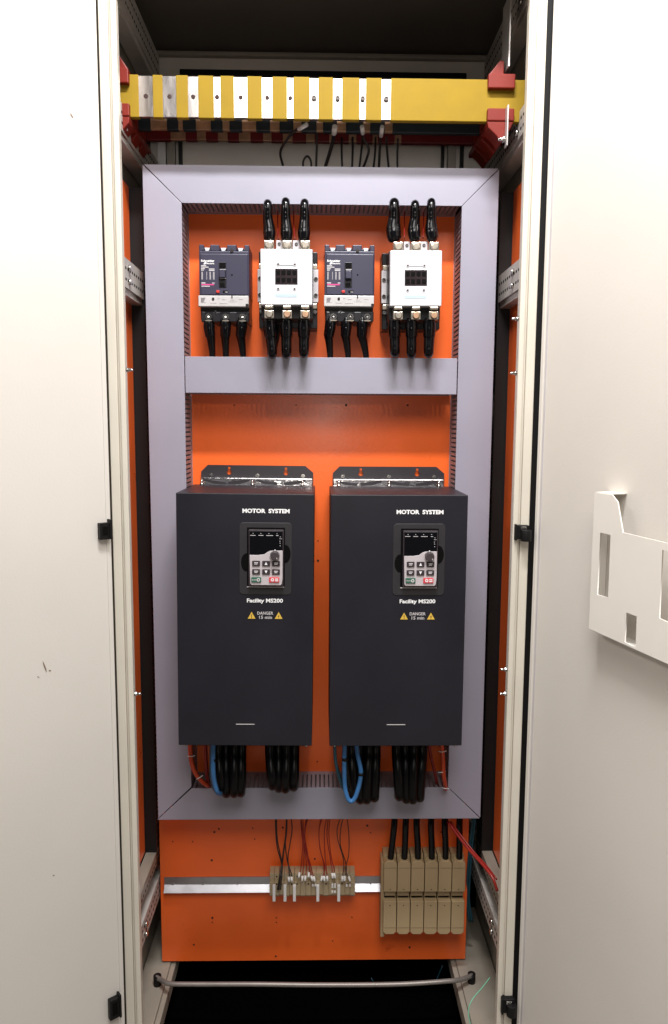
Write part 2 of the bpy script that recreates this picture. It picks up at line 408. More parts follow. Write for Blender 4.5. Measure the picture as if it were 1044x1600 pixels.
# black catches on the doors
def catch(W,bx,d,px0,py0,px1,py1):
    a0,z1=on_door(W,px0,py0); a1,z0=on_door(W,px1,py1); a0,a1=sorted((a0,a1))
    mb=MB(); bx(mb,a0,a1,.001,.012,z0,z1); bx(mb,a0-.001,a0+.003,.001,.016,z0,z1+.006); bx(mb,a0+.006,a1-.005,.0121,.013,z0+.008,z1-.006,1)
    mb.build('door_catch',[M['rubber'],M['pit']],d,.0008)
catch(WL,bxl,dl,152,817,170,841); catch(WL,bxl,dl,168,1560,185,1582)
for (px,py,h) in ((815,831,.026),(793,1568,.030)):
    q=P(px,py,YF-.004)
    c=MB().box(q.x-.013,q.x+.012,YF-.012,YF+.003,q.z-h/2,q.z+h/2).cyl((q.x+.006,YF-.014,q.z-h/2-.003),(q.x+.006,YF-.014,q.z+h*.2),.010,14).box(q.x-.014,q.x-.010,YF-.014,YF-.002,q.z-h/2-.002,q.z+h/2+.002)
    c.build('hinge',M['rubber'],cab,.001)
    MB().box(q.x-.005,q.x+.006,YF-.0155,YF-.0125,q.z+h*.22,q.z+h*.42).build('hinge_plate',M['bolt'],cab,.0005)
# scuffs on the left door
def scuff(W,bx,d,marks):
    mb=MB()
    for (px,py,l,wd,an) in marks:
        a,z=on_door(W,px,py,.0004)
        pts=[(-.5,0),(-.2,.5),(.3,.35),(.5,0),(.1,-.45),(-.3,-.3)]
        vs=[]
        for x,y in pts:
            X=x*l; Y=y*wd; vs.append(W(a+X*math.cos(an)-Y*math.sin(an),.0004,z+X*math.sin(an)+Y*math.cos(an)))
        mb.add(vs,[list(range(6))])
    mb.build('scuff_mark',M['smudge'],d)
scuff(WL,bxl,dl,[(70,1042,.024,.003,1.3),(78,1048,.005,.003,.4),(60,1058,.006,.0016,.8),(112,181,.010,.004,1.0),(84,1368,.004,.003,0)])

# ================================================================== neighbouring plates seen past the sides
for side,nm in ((-1,'left'),(1,'right')):
    x0,x1=sorted((S(side,XS-.002),S(side,XS+.008)))
    zt=CZ+.49; zb=CZ-.98
    o=B('side_mounting_plate',M['orange'],(x0,x1,YF+.065,1.645,zb,zt))
    tag(o,f'narrow upright orange plate inside the {nm} wall of the cabinet','mounting plate','orange side plates inside the cabinet walls')
    # slotted duct beside it
    xa,xb=sorted((S(side,XS-.028),S(side,XS+.009)))
    d=MB().box(xa,xb,1.650,1.654,zb-.05,zt+.0).box(xa,xb,1.706,1.710,zb-.05,zt+.0)
    xo,xp=sorted((S(side,XS+.004),S(side,XS+.009))); d.box(xo,xp,1.655,1.705,zb-.05,zt)
    n=int((zt-zb)/.0155)
    xi0,xi1=sorted((S(side,XS-.028),S(side,XS-.026)))
    for k in range(n):
        z=zb-.05+k*.0155; d.box(xi0,xi1,1.6545,1.7055,z,z+.0095)
    o=d.build('side_wiring_duct',M['ductdark'])
    tag(o,f'black slotted wiring duct upright against the {nm} cabinet wall','wiring duct','black slotted ducts on the cabinet walls')

# ================================================================== orange mounting plate
YP=1.67
pTL=P(252,1502,YP); pTR=P(729,1499,YP)
XA=(pTL.x+P(250,1290,YP).x)/2; XB=(pTR.x+P(731,1290,YP).x)/2
plate=B('mounting_plate',M['orange'],(XA,XB,YP,YP+.003,(pTL.z+pTR.z)/2,CZ+.52))
plate.modifiers.new('bevel','BEVEL').width=.0008
tag(plate,'large orange steel mounting plate carrying the drives, breakers and ducts','mounting plate')
for (px,py) in [(342,1295),(395,1294),(442,1293),(335,1300),(270,1315),(301,1315),(331,1344),(398,1311),(492,1342),(574,1290),(579,1301),(332,1434),(332,1441),(432,1434),(432,1441),(303,1476),(431,1500-6),(550,1433),(366,633),(463,633),(541,633),(637,633),(497,845),(497,876),(496,1190),(500,1218),(328,1225),(640,1480),(690,1300),(520,1470)]:
    q=P(px,py,YP); MB().cyl((q.x,YP+.001,q.z),(q.x,YP-.0006,q.z),random.choice((.0016,.0022,.0026)),10).build('screw_hole',M['hole'],plate)

# ================================================================== wiring ducts (slotted base, covers)
YD=1.59; TH=.0022
xo_l=(P(223,258,YD).x+P(245,1281,YD).x)/2; xo_r=(P(781,262,YD).x+P(750,1279,YD).x)/2
xi_l=P(286,319,YD).x; xi_r=P(719,320,YD).x
xi_r2=P(702,1230,YD).x; xi_l2=P(298,1230,YD).x
xi_l=(xi_l+xi_l2)/2; xi_r=(xi_r+xi_r2)/2
zo_t=(P(223,258,YD).z+P(781,262,YD).z)/2; zi_t=(P(286,319,YD).z+P(719,320,YD).z)/2
zo_b=(P(245,1281,YD).z+P(750,1279,YD).z)/2; zi_b=P(500,1231,YD).z
zm_t=P(500,558.5,YD).z; zm_b=P(500,615,YD).z
G='grey lavender wiring ducts framing the equipment'
def fingers_v(mb,x,z0,z1,inward):     # side wall of an upright duct at x, fingers run in Y, pitch in Z
    x0,x1=sorted((x,x+inward*.0016)); z=z0
    while z<z1-.006:
        mb.box(x0,x1,YD+.0035,YP-.014,z,z+.0062,1); z+=.0098
    mb.box(x0,x1,YP-.0139,YP-.001,z0,z1,1)
def fingers_h(mb,z,x0,x1,inward):
    z0_,z1_=sorted((z,z+inward*.0016)); x=x0
    while x<x1-.005:
        mb.box(x,x+.0062,YD+.0035,YP-.014,z0_,z1_,1); x+=.0098
    mb.box(x0,x1,YP-.0139,YP-.001,z0_,z1_,1)
def duct(label, cover_pts, fn, base):
    root=empty('wiring_duct',(base[0],YP,base[2]),label,'wiring duct',G)
    MB().prism(cover_pts,YD,YD+TH).build('cover',M['duct'],root,.0006)
    mb=MB(); fn(mb); mb.build('slotted_base',[M['finger'],M['finger']],root)
    return root
e=.0006
def f(mb):
    fingers_h(mb,zi_t+.001,xi_l,xi_r,1); fingers_h(mb,zo_t-.003,xo_l+.003,xo_r-.003,1); mb.box(xo_l,xo_r,YP-.0009,YP-.0002,zi_t,zo_t,0)
duct('wiring duct across the very top of the equipment, below the busbars',[(xo_l+.003,zo_t),(xo_r-.001,zo_t),(xi_r,zi_t),(xi_l,zi_t)],f,((xo_l+xo_r)/2,0,zi_t))
def f(mb):
    fingers_v(mb,xi_l-.001,zi_b,zi_t,-1); fingers_v(mb,xo_l+.003,zo_b,zo_t,-1); mb.box(xo_l,xi_l,YP-.0009,YP-.0002,zo_b,zo_t,0)
duct('tall upright wiring duct along the left edge, beside the first breaker',[(xo_l,zo_t),(xi_l-e,zi_t-e),(xi_l-e,zi_b+.0035),(xo_l+.003,zo_b+.004)][::-1],f,((xo_l+xi_l)/2,0,zo_b))
def f(mb):
    fingers_v(mb,xi_r+.001,zi_b,zi_t,1); fingers_v(mb,xo_r-.003,zo_b,zo_t,1); mb.box(xi_r,xo_r,YP-.0009,YP-.0002,zo_b,zo_t,0)
duct('tall upright wiring duct along the right edge, beside the right-hand drive',[(xi_r+e,zi_t-e),(xo_r,zo_t-.001),(xo_r,zo_b+.002),(xi_r+e,zi_b+.001)],f,((xo_r+xi_r)/2,0,zo_b))
def f(mb):
    fingers_h(mb,zm_t-.002,xi_l+.002,xi_r-.002,1); fingers_h(mb,zm_b+.001,xi_l+.002,xi_r-.002,1); mb.box(xi_l+.002,xi_r-.002,YP-.0009,YP-.0002,zm_b,zm_t,0)
duct('horizontal wiring duct across the middle, under the breakers and contactors',[(xi_l+.001,zm_t),(xi_r-.0015,zm_t),(xi_r-.0015,zm_b),(xi_l+.001,zm_b)],f,((xi_l+xi_r)/2,0,zm_b))
def f(mb):
    fingers_h(mb,zi_b-.002,xi_l+.001,xi_r-.001,1); fingers_h(mb,zo_b+.003,xo_l+.003,xo_r-.003,1); mb.box(xo_l,xo_r,YP-.0009,YP-.0002,zo_b,zi_b,0)
duct('wiring duct across the bottom, under the two drives',[(xi_l,zi_b),(xi_r,zi_b),(xo_r-.001,zo_b),(xo_l+.001,zo_b)],f,((xo_l+xo_r)/2,0,zo_b))

# ================================================================== busbars
BT=CZ+(P(500,122,1.52).z-CZ); BBt=P(500,186,1.52).z
BH=BT-BBt
def busbar(Y,z0,zt,label,slv,bare,strips,holes,x0=None,x1=None):
    x0=P(178,150,Y).x if x0 is None else x0; x1=P(822,150,Y).x if x1 is None else x1
    root=empty('busbar',((x0+x1)/2,Y,z0),label,'busbar','insulated copper busbars across the cabinet top')
    B('bar',M[bare],(x0,x1,Y,Y+.010,z0,zt),root,.0008)
    edges=[]
    for a,b in strips:
        edges.append((P(a,150,Y).x,P(b,150,Y).x))
    cur=x0-.001
    for a,b in edges+[(x1+.001,None)]:
        B('insulating_sleeve',M[slv],(cur,a,Y-.0014,Y+.0114,z0-.0014,zt+.0014),root,.0012)
        cur=b
    for (a,b),kind in zip(edges,holes):
        c=(a+b)/2; zz=(z0+zt)/2
        if kind==0: MB().cyl((c,Y+.001,zz),(c,Y-.0006,zz),.0042,14).build('bolt_hole',M['hole'],root)
        else:
            MB().cyl((c,Y+.001,zz),(c,Y-.004,zz),.0048,16).ring((c,0,zz),.0022,.0035,Y-.0055,Y-.003,mi=0).build('screw',M['darkbolt'],root)
    return root
ys=[(217,239),(254.6,275.4),(294,310),(334,344.6),(365.7,386.4),(409.4,425.8),(448.7,458.5),(484,497.5),(520.7,534.6),(561.9,571.7),(596.5,610.7)]
busbar(1.52,BBt,BT,'yellow sleeved busbar with eleven bare tinned patches, nearest the viewer','yellow','tin',ys,[0,0,0,0,0,0,0,1,1,1,1])
ds=[(234.6,260),(278,285),(305.6,329),(347.5,358),(378,400),(422,436.7),(458.5,471),(495,505),(527,541),(568,579),(602,614)]
Y2=1.583; z2=P(500,205,Y2).z
busbar(Y2,z2,z2+BH,'dark sleeved busbar with copper patches, between the yellow and red ones','darkbar','copper',ds,[])
rs_=[(265.6,289),(307,321),(340,355),(373,391),(411,424),(442,457),(478.5,492),(515,522),(545.5,557.5),(583,591),(617.6,628)]
Y3=1.646; z3=P(500,221,Y3).z
busbar(Y3,z3,z3+BH,'dark red sleeved busbar with copper patches, rearmost and lowest in view','redbar','copper',rs_,[])
# comb-shaped supports
def support(x0,x1,label,side):
    root=empty('busbar_support',((x0+x1)/2,1.58,BBt-.05),label,'busbar support','red insulators holding the busbars')
    up=MB(); lo=MB(); ux=(lambda t: x0+t*(x1-x0)) if side>0 else (lambda t: x1-t*(x1-x0))
    for Y,zb,zt in ((1.52,BBt,BT),(Y2,z2,z2+BH),(Y3,z3,z3+BH)):
        j=.019
        up.box(x0,x1,Y-.014,Y-.0018,zt-j,zt+.007).box(x0+.001,x1-.001,Y-.0018,Y+.052,zt+.0018,zt+.007)
        up.prism([(ux(.02),zt+.0071),(ux(.44),zt+.034),(ux(.60),zt+.034),(ux(.60),zt+.0071)],Y-.006,Y+.03)
        lo.box(x0,x1,Y-.014,Y-.0018,zb-.004,zb+j).box(x0+.001,x1-.001,Y-.0018,Y+.052,zb-.012,zb-.0018)
        lo.prism([(ux(0),zb-.0041),(ux(1),zb-.0041),(ux(.85),zb-.020),(ux(.55),zb-.043),(ux(.35),zb-.030),(ux(.04),zb-.016)],Y-.012,Y+.03)
    up.build('upper_comb',M['redins'],root,.0018); lo.build('lower_comb',M['redins'],root,.0018)
    xm=(x0+x1)/2+side*.006
    MB().box(xm+side*.004,xm+side*.007,1.502,1.56,BT+.018,BT+.15).build('fixing_strap',M['galv'],root,.0006)
    MB().box(xm+side*.002,xm+side*.0045,1.488,1.5055,BBt-.055,BBt+.018).build('fixing_strap',M['galv'],root,.0006)
    MB().cyl((xm-side*.012,1.50,BBt-.040),(xm+side*.006,1.50,BBt-.040),.003,10).cyl((xm-side*.004,1.50,BBt-.040),(xm+side*.002,1.50,BBt-.040),.0062,6).build('bolt',M['bolt'],root)
    return root
support(P(764,150,1.50).x,P(806,150,1.50).x,'red comb-shaped insulator gripping the right end of the busbars',1)
support(P(165,150,1.50).x,P(200,150,1.50).x,'red comb-shaped insulator gripping the left end of the busbars, half behind the post',-1)
for (px,py) in ((803,93),):
    pass

# ================================================================== cables helpers
def wire(name,pts,r,m,label,cat,group,n=8,sub=6):
    return tag(MB().tube(pts,r,n=n,sub=sub).build(name,m),label,cat,group)
def pth(*a): return [P(*q) for q in a]

# thin wires from the busbars down into the top duct
GW='thin wires dropping from the busbars'
bw_=[ ([(477,196,1.56),(458,207,1.58),(443,226,1.60),(438,240,1.615),(442,258,1.63),(446,275,1.63)],(477,196),.0026,'black wire bowing left with a white ferrule, leftmost of the busbar wires'),
 ([(474,268,1.63),(474,252,1.62),(480,244,1.62),(486,252,1.62),(486,268,1.63)],None,.0022,'short black wire loop just above the top duct'),
 ([(495,203,1.60),(495,230,1.62),(494,268,1.63)],None,.0024,'straight black wire right of the short loop'),
 ([(523,200,1.575),(521,216,1.60),(516,236,1.62),(508,262,1.64)],(523,203),.0038,'thick black wire slanting left with a white ferrule'),
 ([(534,215,1.64),(534,240,1.64),(535,268,1.65)],None,.0022,'thin black wire right of the thick slanting one'),
 ([(551,214,1.64),(551,240,1.64),(550,268,1.65)],None,.0024,'straight dark wire hanging near the middle of the busbar wires'),
 ([(566,200,1.575),(568,216,1.60),(576,232,1.61),(573,248,1.62),(565,268,1.64)],(566,204),.0026,'black wire bowing right with a white ferrule'),
 ([(567,208,1.59),(565,232,1.62),(561,268,1.64)],None,.0022,'black wire running down left inside the bowed one'),
 ([(587,214,1.64),(586,240,1.64),(583,268,1.65)],None,.0022,'thin brown-black wire left of the last ferruled wire'),
 ([(597,201,1.575),(594,222,1.61),(592,268,1.64)],(597,205),.0027,'black wire with a white ferrule under the last bare patch'),
 ([(604,214,1.60),(605,235,1.62),(608,268,1.64)],None,.0024,'black wire just right of the last ferruled wire'),
 ([(622,216,1.64),(621,240,1.65),(621,268,1.66)],None,.0022,'rightmost black wire dropping from the busbars')]
for pts,fe,r,lab in bw_:
    o=wire('thin_wire',pth(*pts),r,M['blackwire'],lab,'wire',GW)
    if fe:
        a=P(*pts[0]); b=P(*pts[1]); MB().cyl(a-(b-a)*.15,a+(b-a)*.55,r+.0016,10).build('ferrule',M['ferrule'],o)

# ================================================================== breakers
def make_breaker():
    s=.1035/75.5   # metre per photograph pixel on the front face; local frame: x centre, y=0 plate, z=0 bottom
    D=-.080
    root=empty('circuit_breaker',(0,0,0),'','circuit breaker','moulded case circuit breakers')
    H=121*s; W=.1035
    def X(px): return (px-350.2)*s
    def Z(py): return (502.6-py)*s*.934
    body=MB()
    body.box(X(313.5),X(388),D+.004,-.001,Z(461),Z(392))
    body.box(X(316),X(386.5),D,D+.0039,Z(460.5),Z(397))
    # top barrier teeth
    for a,b in ((313.5,320.5),(330,343.5),(355,369),(381,388)):
        body.box(X(a),X(b),D+.006,-.001,Z(391.9),Z(382)); 
    for a,b in ((320.6,329.9),(343.6,354.9),(369.1,380.9)):
        body.box(X(a),X(b),D+.028,-.001,Z(391.9),Z(384))
    body.build('case',M['breaker'],root,.0014)
    for c in (325.3,349.5,375):
        MB().prism([(X(c-4),Z(386)),(X(c+4),Z(386)),(X(c+2.6),Z(390.4)),(X(c-2.2),Z(391))],D+.010,D+.027).build('terminal',M['whitep'],root)
    MB().cyl((X(362.5),D+.004,Z(391.5)),(X(362.5),D+.0015,Z(391.5)),.0032,12).build('screw',M['darkbolt'],root)
    B('shield',M['breakerlo'],(X(314),X(387),D+.012,-.001,Z(486),Z(461.3)),root,.001)
    low=MB().box(X(315),X(387.5),D+.006,-.001,Z(500),Z(486.3))
    for a,b in ((316,321.5),(333,344),(358,369),(383,387)):
        low.box(X(a),X(b),D+.003,-.001,Z(502.5),Z(487))
    low.build('lower_terminal_shield',M['breakerlo'],root,.0012)
    for c in (327,352.5,377.8):
        t=MB().cyl((X(c),D+.006,Z(495)),(X(c),D+.001,Z(495)),.0052,16).build('terminal',M['darkbolt'],root)
        MB().ring((X(c),0,Z(495)),.0044,.0064,D-.0002,D+.005).build('washer',M['bolt'],t)
        MB().cyl((X(c)-.0004,D+.002,Z(495)-.0004),(X(c),D-.0006,Z(495)),.0018,8).build('screw',M['bolt'],t)
        MB().prism([(X(c-5.5),Z(500.4)),(X(c+5.5),Z(500.4)),(X(c+4),Z(502)),(X(c-4),Z(502))],D-.001,D+.005).build('lug_edge',M['lug'],t)
    for px,py in ((337.5,486),(338.5,489.5)):
        MB().cyl((X(px),D+.01,Z(py)),(X(px),D+.001,Z(py)),.0013,8).build('screw',M['bolt'],root)
    # silver settings strip
    st=MB().box(X(312.6),X(387.4),D-.004,D+.011,Z(479.3),Z(462.2)).build('settings_strip',M['silver'],root,.0012)
    B('print_block',M['greyp'],(X(316),X(324),D-.0046,D-.0038,Z(473.5),Z(465)),st)
    for k in range(4): B('print_line',M['darkbolt'],(X(316.5),X(323-.7*k),D-.005,D-.0043,Z(467.0+k*1.8),Z(466.3+k*1.8)),st)
    MB().cyl((X(334.7),D-.003,Z(467.5)),(X(334.7),D-.0056,Z(467.5)),.0026,12).build('dial',M['darkbolt'],st)
    for a,b,z in ((341,344,466.6),(348,354,467.8),(360,367,468.4),(358,370,471.2),(373,379,467.2),(330,340,473.5),(344,356,474)):
        B('print_line',M['greyp'],(X(a),X(b),D-.0046,D-.0038,Z(z+.6),Z(z)),st)
    B('test_tab',M['darkbolt'],(X(362),X(363.6),D-.0055,D-.0035,Z(466),Z(461.5)),st)
    B('corner_tab',M['breakerlo'],(X(383.2),X(387.2),D-.0055,D-.0035,Z(479),Z(475)),st)
    # toggle slot
    sl=B('toggle_slot',M['breakerlo'],(X(343.3),X(354.3),D-.0016,D+.0005,Z(449),Z(410.2)),root,.0006)
    B('slot_shadow',M['pit'],(X(344.3),X(353.4),D-.0021,D-.0012,Z(419.6),Z(411)),sl)
    B('toggle_handle',M['breaker'],(X(344.6),X(353.4),D-.010,D-.0017,Z(435),Z(422.5)),sl,.0012)
    for z in (421.4,435.2): B('edge_line',M['paleprint'],(X(345),X(353.8),D-.0026,D-.0015,Z(z+.6),Z(z-.3)),sl)
    B('slot_shadow',M['pit'],(X(344.3),X(352),D-.0021,D-.0012,Z(448),Z(443)),sl)
    # red push-to-trip, hole, slot
    MB().prism([(X(338.5),Z(456.5)),(X(339.5),Z(453.6)),(X(343.6),Z(453.8)),(X(344),Z(457.4)),(X(341),Z(458))],D-.0025,D+.0005).build('trip_button',M['redp'],root,.0005)
    MB().cyl((X(362.6),D+.0005,Z(429.5)),(X(362.6),D-.0006,Z(429.5)),.0017,10).build('screw_hole',M['pit'],root)
    B('slot',M['pit'],(X(349),X(357),D-.0010,D+.0003,Z(457.5),Z(454)),root,.0006)
    B('edge_line',M['paleprint'],(X(352),X(356.5),D-.0016,D-.0008,Z(456.8),Z(456)),root)
    MB().cyl((X(385),D+.0045,Z(428)),(X(385),D+.0005,Z(428)),.0022,10).build('screw',M['darkbolt'],root)
    # printing
    text('maker_name','Schneider',X(316.8),X(336.8),Z(409.6),Z(406.3),D,M['white'],root,.03)
    text('maker_name','Electric',X(323.6),X(336.6),Z(413.2),Z(410.6),D,M['white'],root,.02)
    MB().prism([(X(320.8),Z(412.6)),(X(322.2),Z(410.4)),(X(324.6),Z(409.8)),(X(324.2),Z(412)),(X(322.6),Z(413.6)),(X(321),Z(413.8))],D-.0004,D+.0001).build('maker_emblem',M['white'],root)
    for a,b,z in ((316.8,324.5,415.6),(316.8,328,417.8),(316.8,322.5,420.2),(316.8,321,422.4),(328.5,336.8,420.6),(328.5,336.8,422.8)):
        B('print_line',M['paleprint'],(X(a),X(b),D-.0004,D+.0001,Z(z+.7),Z(z-.6)),root)
    cols=MB()
    for k in range(9):
        z=425.2+k*1.35
        for a,b in ((317.2,319.4),(324.7,325.6),(329.3,331.3),(334.4,336.8)):
            cols.box(X(a),X(b),D-.0004,D+.0001,Z(z+.7),Z(z))
    cols.build('print_table',M['paleprint'],root)
    B('print_line',M['paleprint'],(X(317),X(323),D-.0004,D+.0001,Z(443.2),Z(441.6)),root)
    B('print_line',M['paleprint'],(X(333),X(336.8),D-.0004,D+.0001,Z(443.0),Z(441.8)),root)
    B('print_line',M['pink'],(X(317),X(336),D-.0004,D+.0001,Z(445.8),Z(444.0)),root)
    B('print_line',M['paleprint'],(X(317),X(329.5),D-.0004,D+.0001,Z(448),Z(446.8)),root)
    return root
br1=make_breaker()
br2=copy_tree(br1)
q=P(350.3,502.6,YP-.08); br1.location=(q.x,YP,q.z)
q=P(545.3,502.4,YP-.08); br2.location=(q.x,YP,q.z)
br1['label']='dark blue-grey circuit breaker at far left, beside the tall left duct'
br2['label']='dark blue-grey circuit breaker standing between the two white contactors'

# ================================================================== contactors
def make_contactor():
    D=-.142; s=1.528/1178*1.0   # metres per photo pixel on the face
    root=empty('contactor',(0,0,0),'','contactor','white faced contactors')
    # local: x=0 centre of the base, z=0 bottom of the base; face rectangle
    W=.102; H=.1068; zf=.0385
    s=W/77.5
    def X(px): return (px-447.4)*s
    def Z(py): return zf+(476.3-py)*s*.933
    base=MB().box(-.0605,.0605,-.060,-.001,.003,.158)
    base.box(-.052,.052,-.118,-.0601,.014,.149)
    base.build('base',M['blackp'],root,.0016)
    fc=MB().box(-W/2,W/2,D,-.1185,zf,zf+H).build('front_cover',M['whitep'],root,.0016)
    sk=MB().box(-W/2+.0015,W/2-.0015,-.118,-.085,zf+.004,zf+H-.004).build('side_skirt',M['greyp'],root,.001)
    # side strips with screws
    for sd in (-1,1):
        x0,x1=sorted((sd*.0515,sd*.0625))
        st=MB().box(x0,x1,-.072,-.0605,zf+.016,zf+.082).build('side_strip',M['greyp'],root,.001)
        for z in (zf+.030,zf+.063):
            MB().cyl((sd*.0575,-.0718,z),(sd*.0575,-.0732,z),.0030,10).build('screw',M['darkbolt'],st)
            MB().ring((sd*.0575,0,z),.0030,.0042,-.0738,-.0718).build('washer',M['bolt'],st)
        for z in (zf+.088,zf+.009):
            MB().box(*sorted((sd*.051,sd*.060)),-.070,-.061,z-.005,z+.005).build('coil_terminal',M['lug'],root,.001)
        MB().cyl((sd*.056,-.0600,zf-.002),(sd*.056,-.068,zf-.002),.004,10).build('coil_screw',M['bolt'],root)
    # window
    wn=B('window',M['windowp'],(X(430.5),X(464),D-.0006,D+.002,Z(444.6),Z(419.6)),root,.0005)
    g=MB()
    for k in range(4):
        cx=X(434.8+8.2*k)
        for z in (426.5,438): g.box(cx-.0038,cx+.0038,D-.0013,D-.0005,Z(z+3.2),Z(z-3.8))
    g.build('contact_marks',M['pit'],wn,.0004)
    for px,py in ((435,413.3),(459.8,413.3),(435,451.6),(459.4,451.6)):
        sc=MB().ring((X(px),0,Z(py)),.0018,.0030,D-.001,D+.001).build('screw',M['greyp'],root)
        MB().cyl((X(px),D+.0005,Z(py)),(X(px),D-.0004,Z(py)),.0019,10).build('screw_slot',M['darkbolt'],sc)
    B('edge_line',M['darkbolt'],(X(437),X(457.5),D-.0004,D+.0003,Z(414.9),Z(414.3)),root)
    B('blue_strip',M['lightblue'],(X(430.6),X(463),D-.0004,D+.0003,Z(464.2),Z(459.4)),root)
    text('faint_lettering','SIEMENS',X(418.5),X(431),Z(402),Z(400.4),D,M['lightblue'],root)
    # terminals
    for c in (421,448,475.2):
        t=MB().box(X(c-7.2),X(c+7.2),-.134,-.118,Z(390),Z(374.5)).build('upper_terminal',M['lug'],root,.0015)
        MB().cyl((X(c),-.1341,Z(382)),(X(c),-.139,Z(382)),.0066,6 if c>447 else 18).ring((X(c),0,Z(382)),.0045,.0078,-.1362,-.134).build('screw',M['lug'],t,.0006)
        MB().ring((X(c),0,Z(382)),.0079,.0087,-.1348,-.1335).build('washer_edge',M['darkbolt'],t)
        t=MB().box(X(c-7.2),X(c+7.2),-.138,-.118,Z(497.2),Z(484)).box(X(c-6.2),X(c+6.2),-.141,-.118,Z(482),Z(476.8)).build('lower_terminal',M['lug'],root,.0015)
        MB().cyl((X(c)+.0005,-.1381,Z(490.8)),(X(c)+.0005,-.1425,Z(490.8)),.0062,18).build('screw',M['copper'] if c!=421 else M['lug'],t,.0008)
        MB().ring((X(c)+.0005,0,Z(490.8)),.0064,.0074,-.1388,-.1375).build('washer_edge',M['darkbolt'],t)
    for a,b in ((430.8,440.4),(455.8,467.2)):
        t=B('auxiliary_tab',M['greyp'],(X(a),X(b),-.116,-.095,Z(389.5),Z(370.8)),root,.001)
        MB().ring((X((a+b)/2),0,Z(377)),.0014,.0030,-.1172,-.1158).build('eyelet',M['darkbolt'],t)
    return root
c1=make_contactor(); c2=copy_tree(c1)
def place_c(o,fx,fz):
    q=P(fx,fz,YP-.142); o.location=(q.x,YP,q.z-.0385)
place_c(c1,447.8,476.3); place_c(c2,650.0,478.2)
c1['label']='white square contactor standing between the two dark breakers'
c2['label']='white square contactor at far right, beside the tall right duct'
c2.rotation_euler.y=math.radians(-.5)
for c_ in children(br2):
    if c_.name.startswith('toggle_slot'):
        for g_ in children(c_):
            if g_.name.startswith('toggle_handle'): g_.location.z-=.002
# cables of the contactors
GC='thick black cables on the contactors'
cols1=[(419.5,421.5),(447.0,448.0),(476.0,475.0)]
spec=[('left-hand contactor',[(418.5,421,312),(446.5,448,309),(476,475,311)],[(424,421,560),(446.5,447.5,560),(474,475,559)]),
      ('right-hand contactor',[(616,617,311),(648.5,649,313),(674,676.5,310)],[(616,616.5,558),(642,643,560),(669,671,559)])]
ordn=['left','middle','right']
for cname,tops,bots in spec:
    right='right-hand' in cname
    for k,(xt,xb,yt) in enumerate(tops):
        r=.0088 if not (right and k==0) else .0105
        pts=[P(xb,376,1.549),P(xb-(3 if right else 0),360,1.550),P(xt,342,1.550),P(xt,326,1.545),P(xt,yt+6,1.552),P(xt,yt+8,1.580),P(xt,yt+9,1.600)]
        o=wire('contactor_cable',pts,[r*1.02,r*1.30,r*1.12,r*.98,r*.95,r*.9,r*.9],M['tape'] if not right else M['cable'],f'black cable up into the top duct, {ordn[k]} one above the {cname}','cable',GC,n=14)
        MB().tube([P(xb,373.5,1.549),P(xb-(2 if right else 0),364,1.550),P((xb+xt)/2-(1 if right else 0),350,1.552)],[r*1.25,r*1.42,r*1.22],n=14).build('shrink_sleeve',M['tape'],o)
    for k,(xt,xb,yb) in enumerate(bots):
        r=.0100
        pts=[P(xb,497,1.548),P(xb,508,1.549),P((xb+xt)/2+.5,528,1.552),P(xt+1,545,1.550),P(xt+1,yb-7,1.556),P(xt+1,yb-7,1.580),P(xt+1,yb-8,1.602)]
        o=wire('contactor_cable',pts,[r*.95,r*1.05,r*1.05,r,r*.95,r*.9,r*.9],M['cable'],f'black cable into the middle duct, {ordn[k]} one below the {cname}','cable',GC,n=14)
        MB().tube([P(xb,499,1.548),P(xb,512,1.549),P((xb+xt)/2+.5,526,1.553)],[r*1.1,r*1.28,r*1.2],n=14).build('shrink_sleeve',M['tape'],o)
# extra crossing cable on the left contactor
wire('contactor_cable',[P(436,500,1.60),P(432,520,1.60),P(427,545,1.60),P(424,560,1.605),P(423,575,1.62)],.008,M['cable'],'black cable slanting behind the left cable below the left-hand contactor','cable',GC,n=12)
# thin control wires between the upper cables
for k,(a,b) in enumerate(((434,435),(459,461))):
    wire('control_wire',[P(a,330,1.64),P(a,350,1.63),P(b,374,1.60)],.0013,M['redwire'],'thin red wire rising from the left-hand contactor, %s of its middle cable'%('left','right')[k],'wire','thin red control wires on the contactors')
for k,(a,b) in enumerate(((632,632),(662,661))):
    wire('control_wire',[P(a,330,1.64),P(a,350,1.63),P(b,372,1.60)],.0013,M['redwire'],'thin red wire rising from the right-hand contactor, %s of its middle cable'%('left','right')[k],'wire','thin red control wires on the contactors')
# breaker cables
GB='black cables below the breakers'
for bn,xs in (('far left breaker',[(327,329,332),(352.5,352,353),(377.8,376,380)]),('breaker between the contactors',[(516,513.5,516),(541,540,544),(566,565,572)])):
    for k,(a,m_,b) in enumerate(xs):
        o=wire('breaker_cable',[P(a,496,1.600),P(a,508,1.600),P(m_,522,1.602),P((m_+b)/2,536,1.606),P(b,556,1.615),P(b,575,1.63)],[.008,.0108,.0100,.0080,.0062,.006],M['cable'],f'black cable entering the middle duct, {ordn[k]} one under the {bn}','cable',GB,n=12)
        MB().tube([P(a,501,1.600),P(a,511,1.600),P(m_,526,1.602)],[.0105,.0118,.0104],n=12).build('shrink_sleeve',M['tape'],o)

